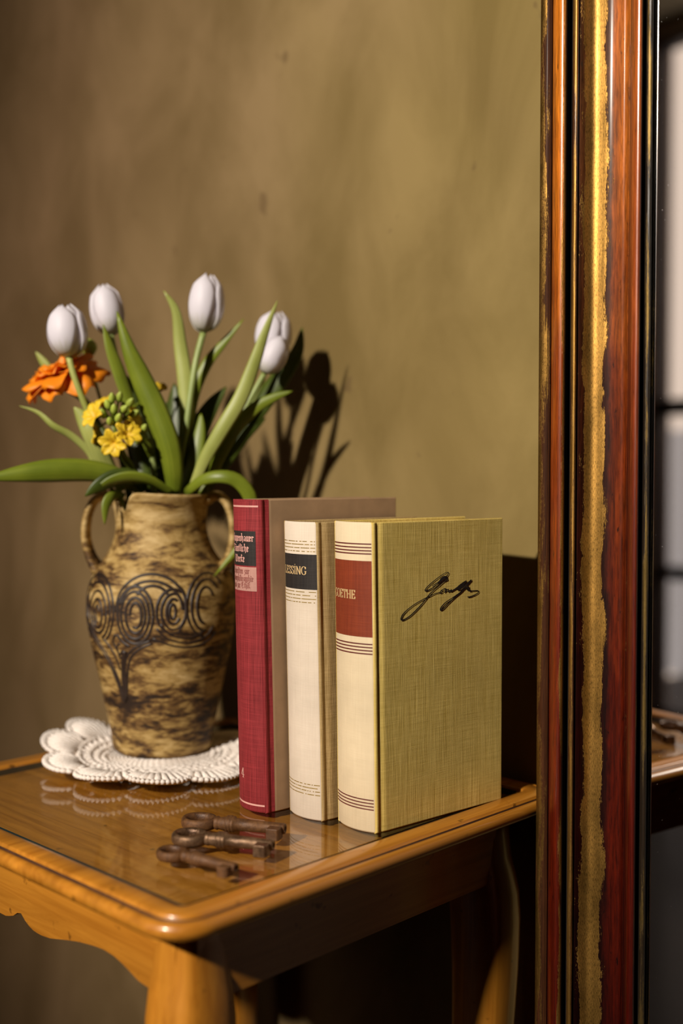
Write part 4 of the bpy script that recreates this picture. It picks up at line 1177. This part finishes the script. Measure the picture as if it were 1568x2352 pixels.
def make_key(label, head, tip, mat, k=1.0, bit=1.0):
    a, b_ = on_table(*head), on_table(*tip)
    L = (b_ - a).length
    o = empty('old_key', (a.x, a.y, T), math.atan2(b_.y - a.y, b_.x - a.x))
    tag(o, label, 'key', 'old keys on the glass top')
    rb_, rt = 0.0114 * k, 0.0021 * k
    rows = []
    for i in range(40):
        th = 2 * PI * i / 40
        cx = Vector((rb_ + (rb_ - rt) * 1.08 * math.cos(th), (rb_ - rt) * 0.95 * math.sin(th), 0.0052 * k))
        er = Vector((math.cos(th), math.sin(th), 0))
        rows.append([cx + er * (rt * math.cos(2 * PI * j / 10)) + Vector((0, 0, 1.75 * rt * math.sin(2 * PI * j / 10))) for j in range(10)])
    MB().grid(rows, closed_u=True, closed_v=True).build('bow', mat, o)
    x0 = 2 * rb_ - 0.001
    pr = [(x0 - 0.001, 0.0002), (x0 - 0.001, 0.0026), (x0 + 0.001, 0.0036), (x0 + 0.0025, 0.0039), (x0 + 0.0034, 0.0033), (x0 + 0.005, 0.0034), (x0 + 0.0075, 0.0038), (x0 + 0.0082, 0.0034),
          (x0 + 0.0088, 0.0046), (x0 + 0.0098, 0.0047), (x0 + 0.0104, 0.0038), (x0 + 0.0110, 0.0048), (x0 + 0.0120, 0.0048), (x0 + 0.0126, 0.0038), (x0 + 0.0132, 0.0046), (x0 + 0.0140, 0.0045), (x0 + 0.0146, 0.0036),
          (x0 + 0.022, 0.0034), (L - 0.010, 0.0031), (L - 0.0015, 0.0031), (L, 0.0027), (L, 0.0014), (L - 0.006, 0.0013), (L - 0.006, 0.0001)]
    mb = MB()
    lathe(mb, [(r * k * 1.14, x) for x, r in pr], 20, lambda p_, th: Vector((p_.z, p_.x, 0.0056 * k + p_.y)))
    mb.build('shank', mat, o)
    mb = MB(); w_ = 0.0085 * bit; y1 = -0.0022 * k; y0 = y1 - 0.0078 * bit
    prof_ = [(L - 0.0012, y1 + 0.001), (L - 0.0012, y0 + 0.0012), (L - 0.0024, y0), (L - 0.0012 - w_, y0), (L - 0.0012 - w_, y1 + 0.001)]
    zt, zb = 0.0078 * k, 0.0004
    n_ = len(prof_)
    mb.add([(x, y, zt) for x, y in prof_] + [(x, y, zb) for x, y in prof_], [(k_, (k_ + 1) % n_, n_ + (k_ + 1) % n_, n_ + k_) for k_ in range(n_)] + [tuple(range(n_)), tuple(range(2 * n_ - 1, n_ - 1, -1))])
    mb.build('bit', mat, o, smooth=False, bevel=0.0004)
    return o
make_key('largest rusty key, farthest back and nearest the crimson book', (421, 1902), (655, 1924), M['rust'], 1.0, 1.0)
make_key('middle key of the three, worn shiny on ring and shank', (399, 1938), (628, 1962), M['worn_iron'], 0.98, 1.0)
make_key('smallest rusty key, nearest the front corner of the table', (368, 1970), (542, 2012), M['rust'], 0.82, 0.8)

# ------------------------------------------------------------------ added floor lamp, unseen, to carry the main light (behind the camera, left)
lampo = empty('added_floor_lamp', (LAMP_POS.x, LAMP_POS.y, 0.0))
tag(lampo, 'added black metal floor lamp with a directed bell shade, unseen behind the viewer', 'lamp')
M['lamp_black'] = plain('lamp_black', (0.03, 0.03, 0.03), 0.4)
mb = MB(); lathe(mb, [(0.001, 0.0), (0.14, 0.0), (0.14, 0.012), (0.05, 0.03), (0.012, 0.04), (0.001, 0.04)], 32); mb.build('base', M['lamp_black'], lampo)
aim = (LAMP_AIM - LAMP_POS).normalized()
back = Vector((0, 0, LAMP_POS.z)) - aim * 0.16
MB().tube(spline([(0, 0, 0.03), (0, 0, 0.8), (back.x * 0.6, back.y * 0.6, 1.5), tuple(back - aim * 0.06)], 24), 0.009, 10).build('pole', M['lamp_black'], lampo)
qa = aim.to_track_quat('Z', 'Y').to_matrix().to_4x4()
mb = MB(); lathe(mb, [(0.012, -0.08), (0.03, -0.06), (0.05, 0.0), (0.095, 0.10), (0.100, 0.145), (0.097, 0.145), (0.092, 0.10), (0.046, 0.002), (0.001, -0.05)], 32, lambda p_, th: back + qa @ p_)
mb.build('lamp_shade', M['lamp_black'], lampo)
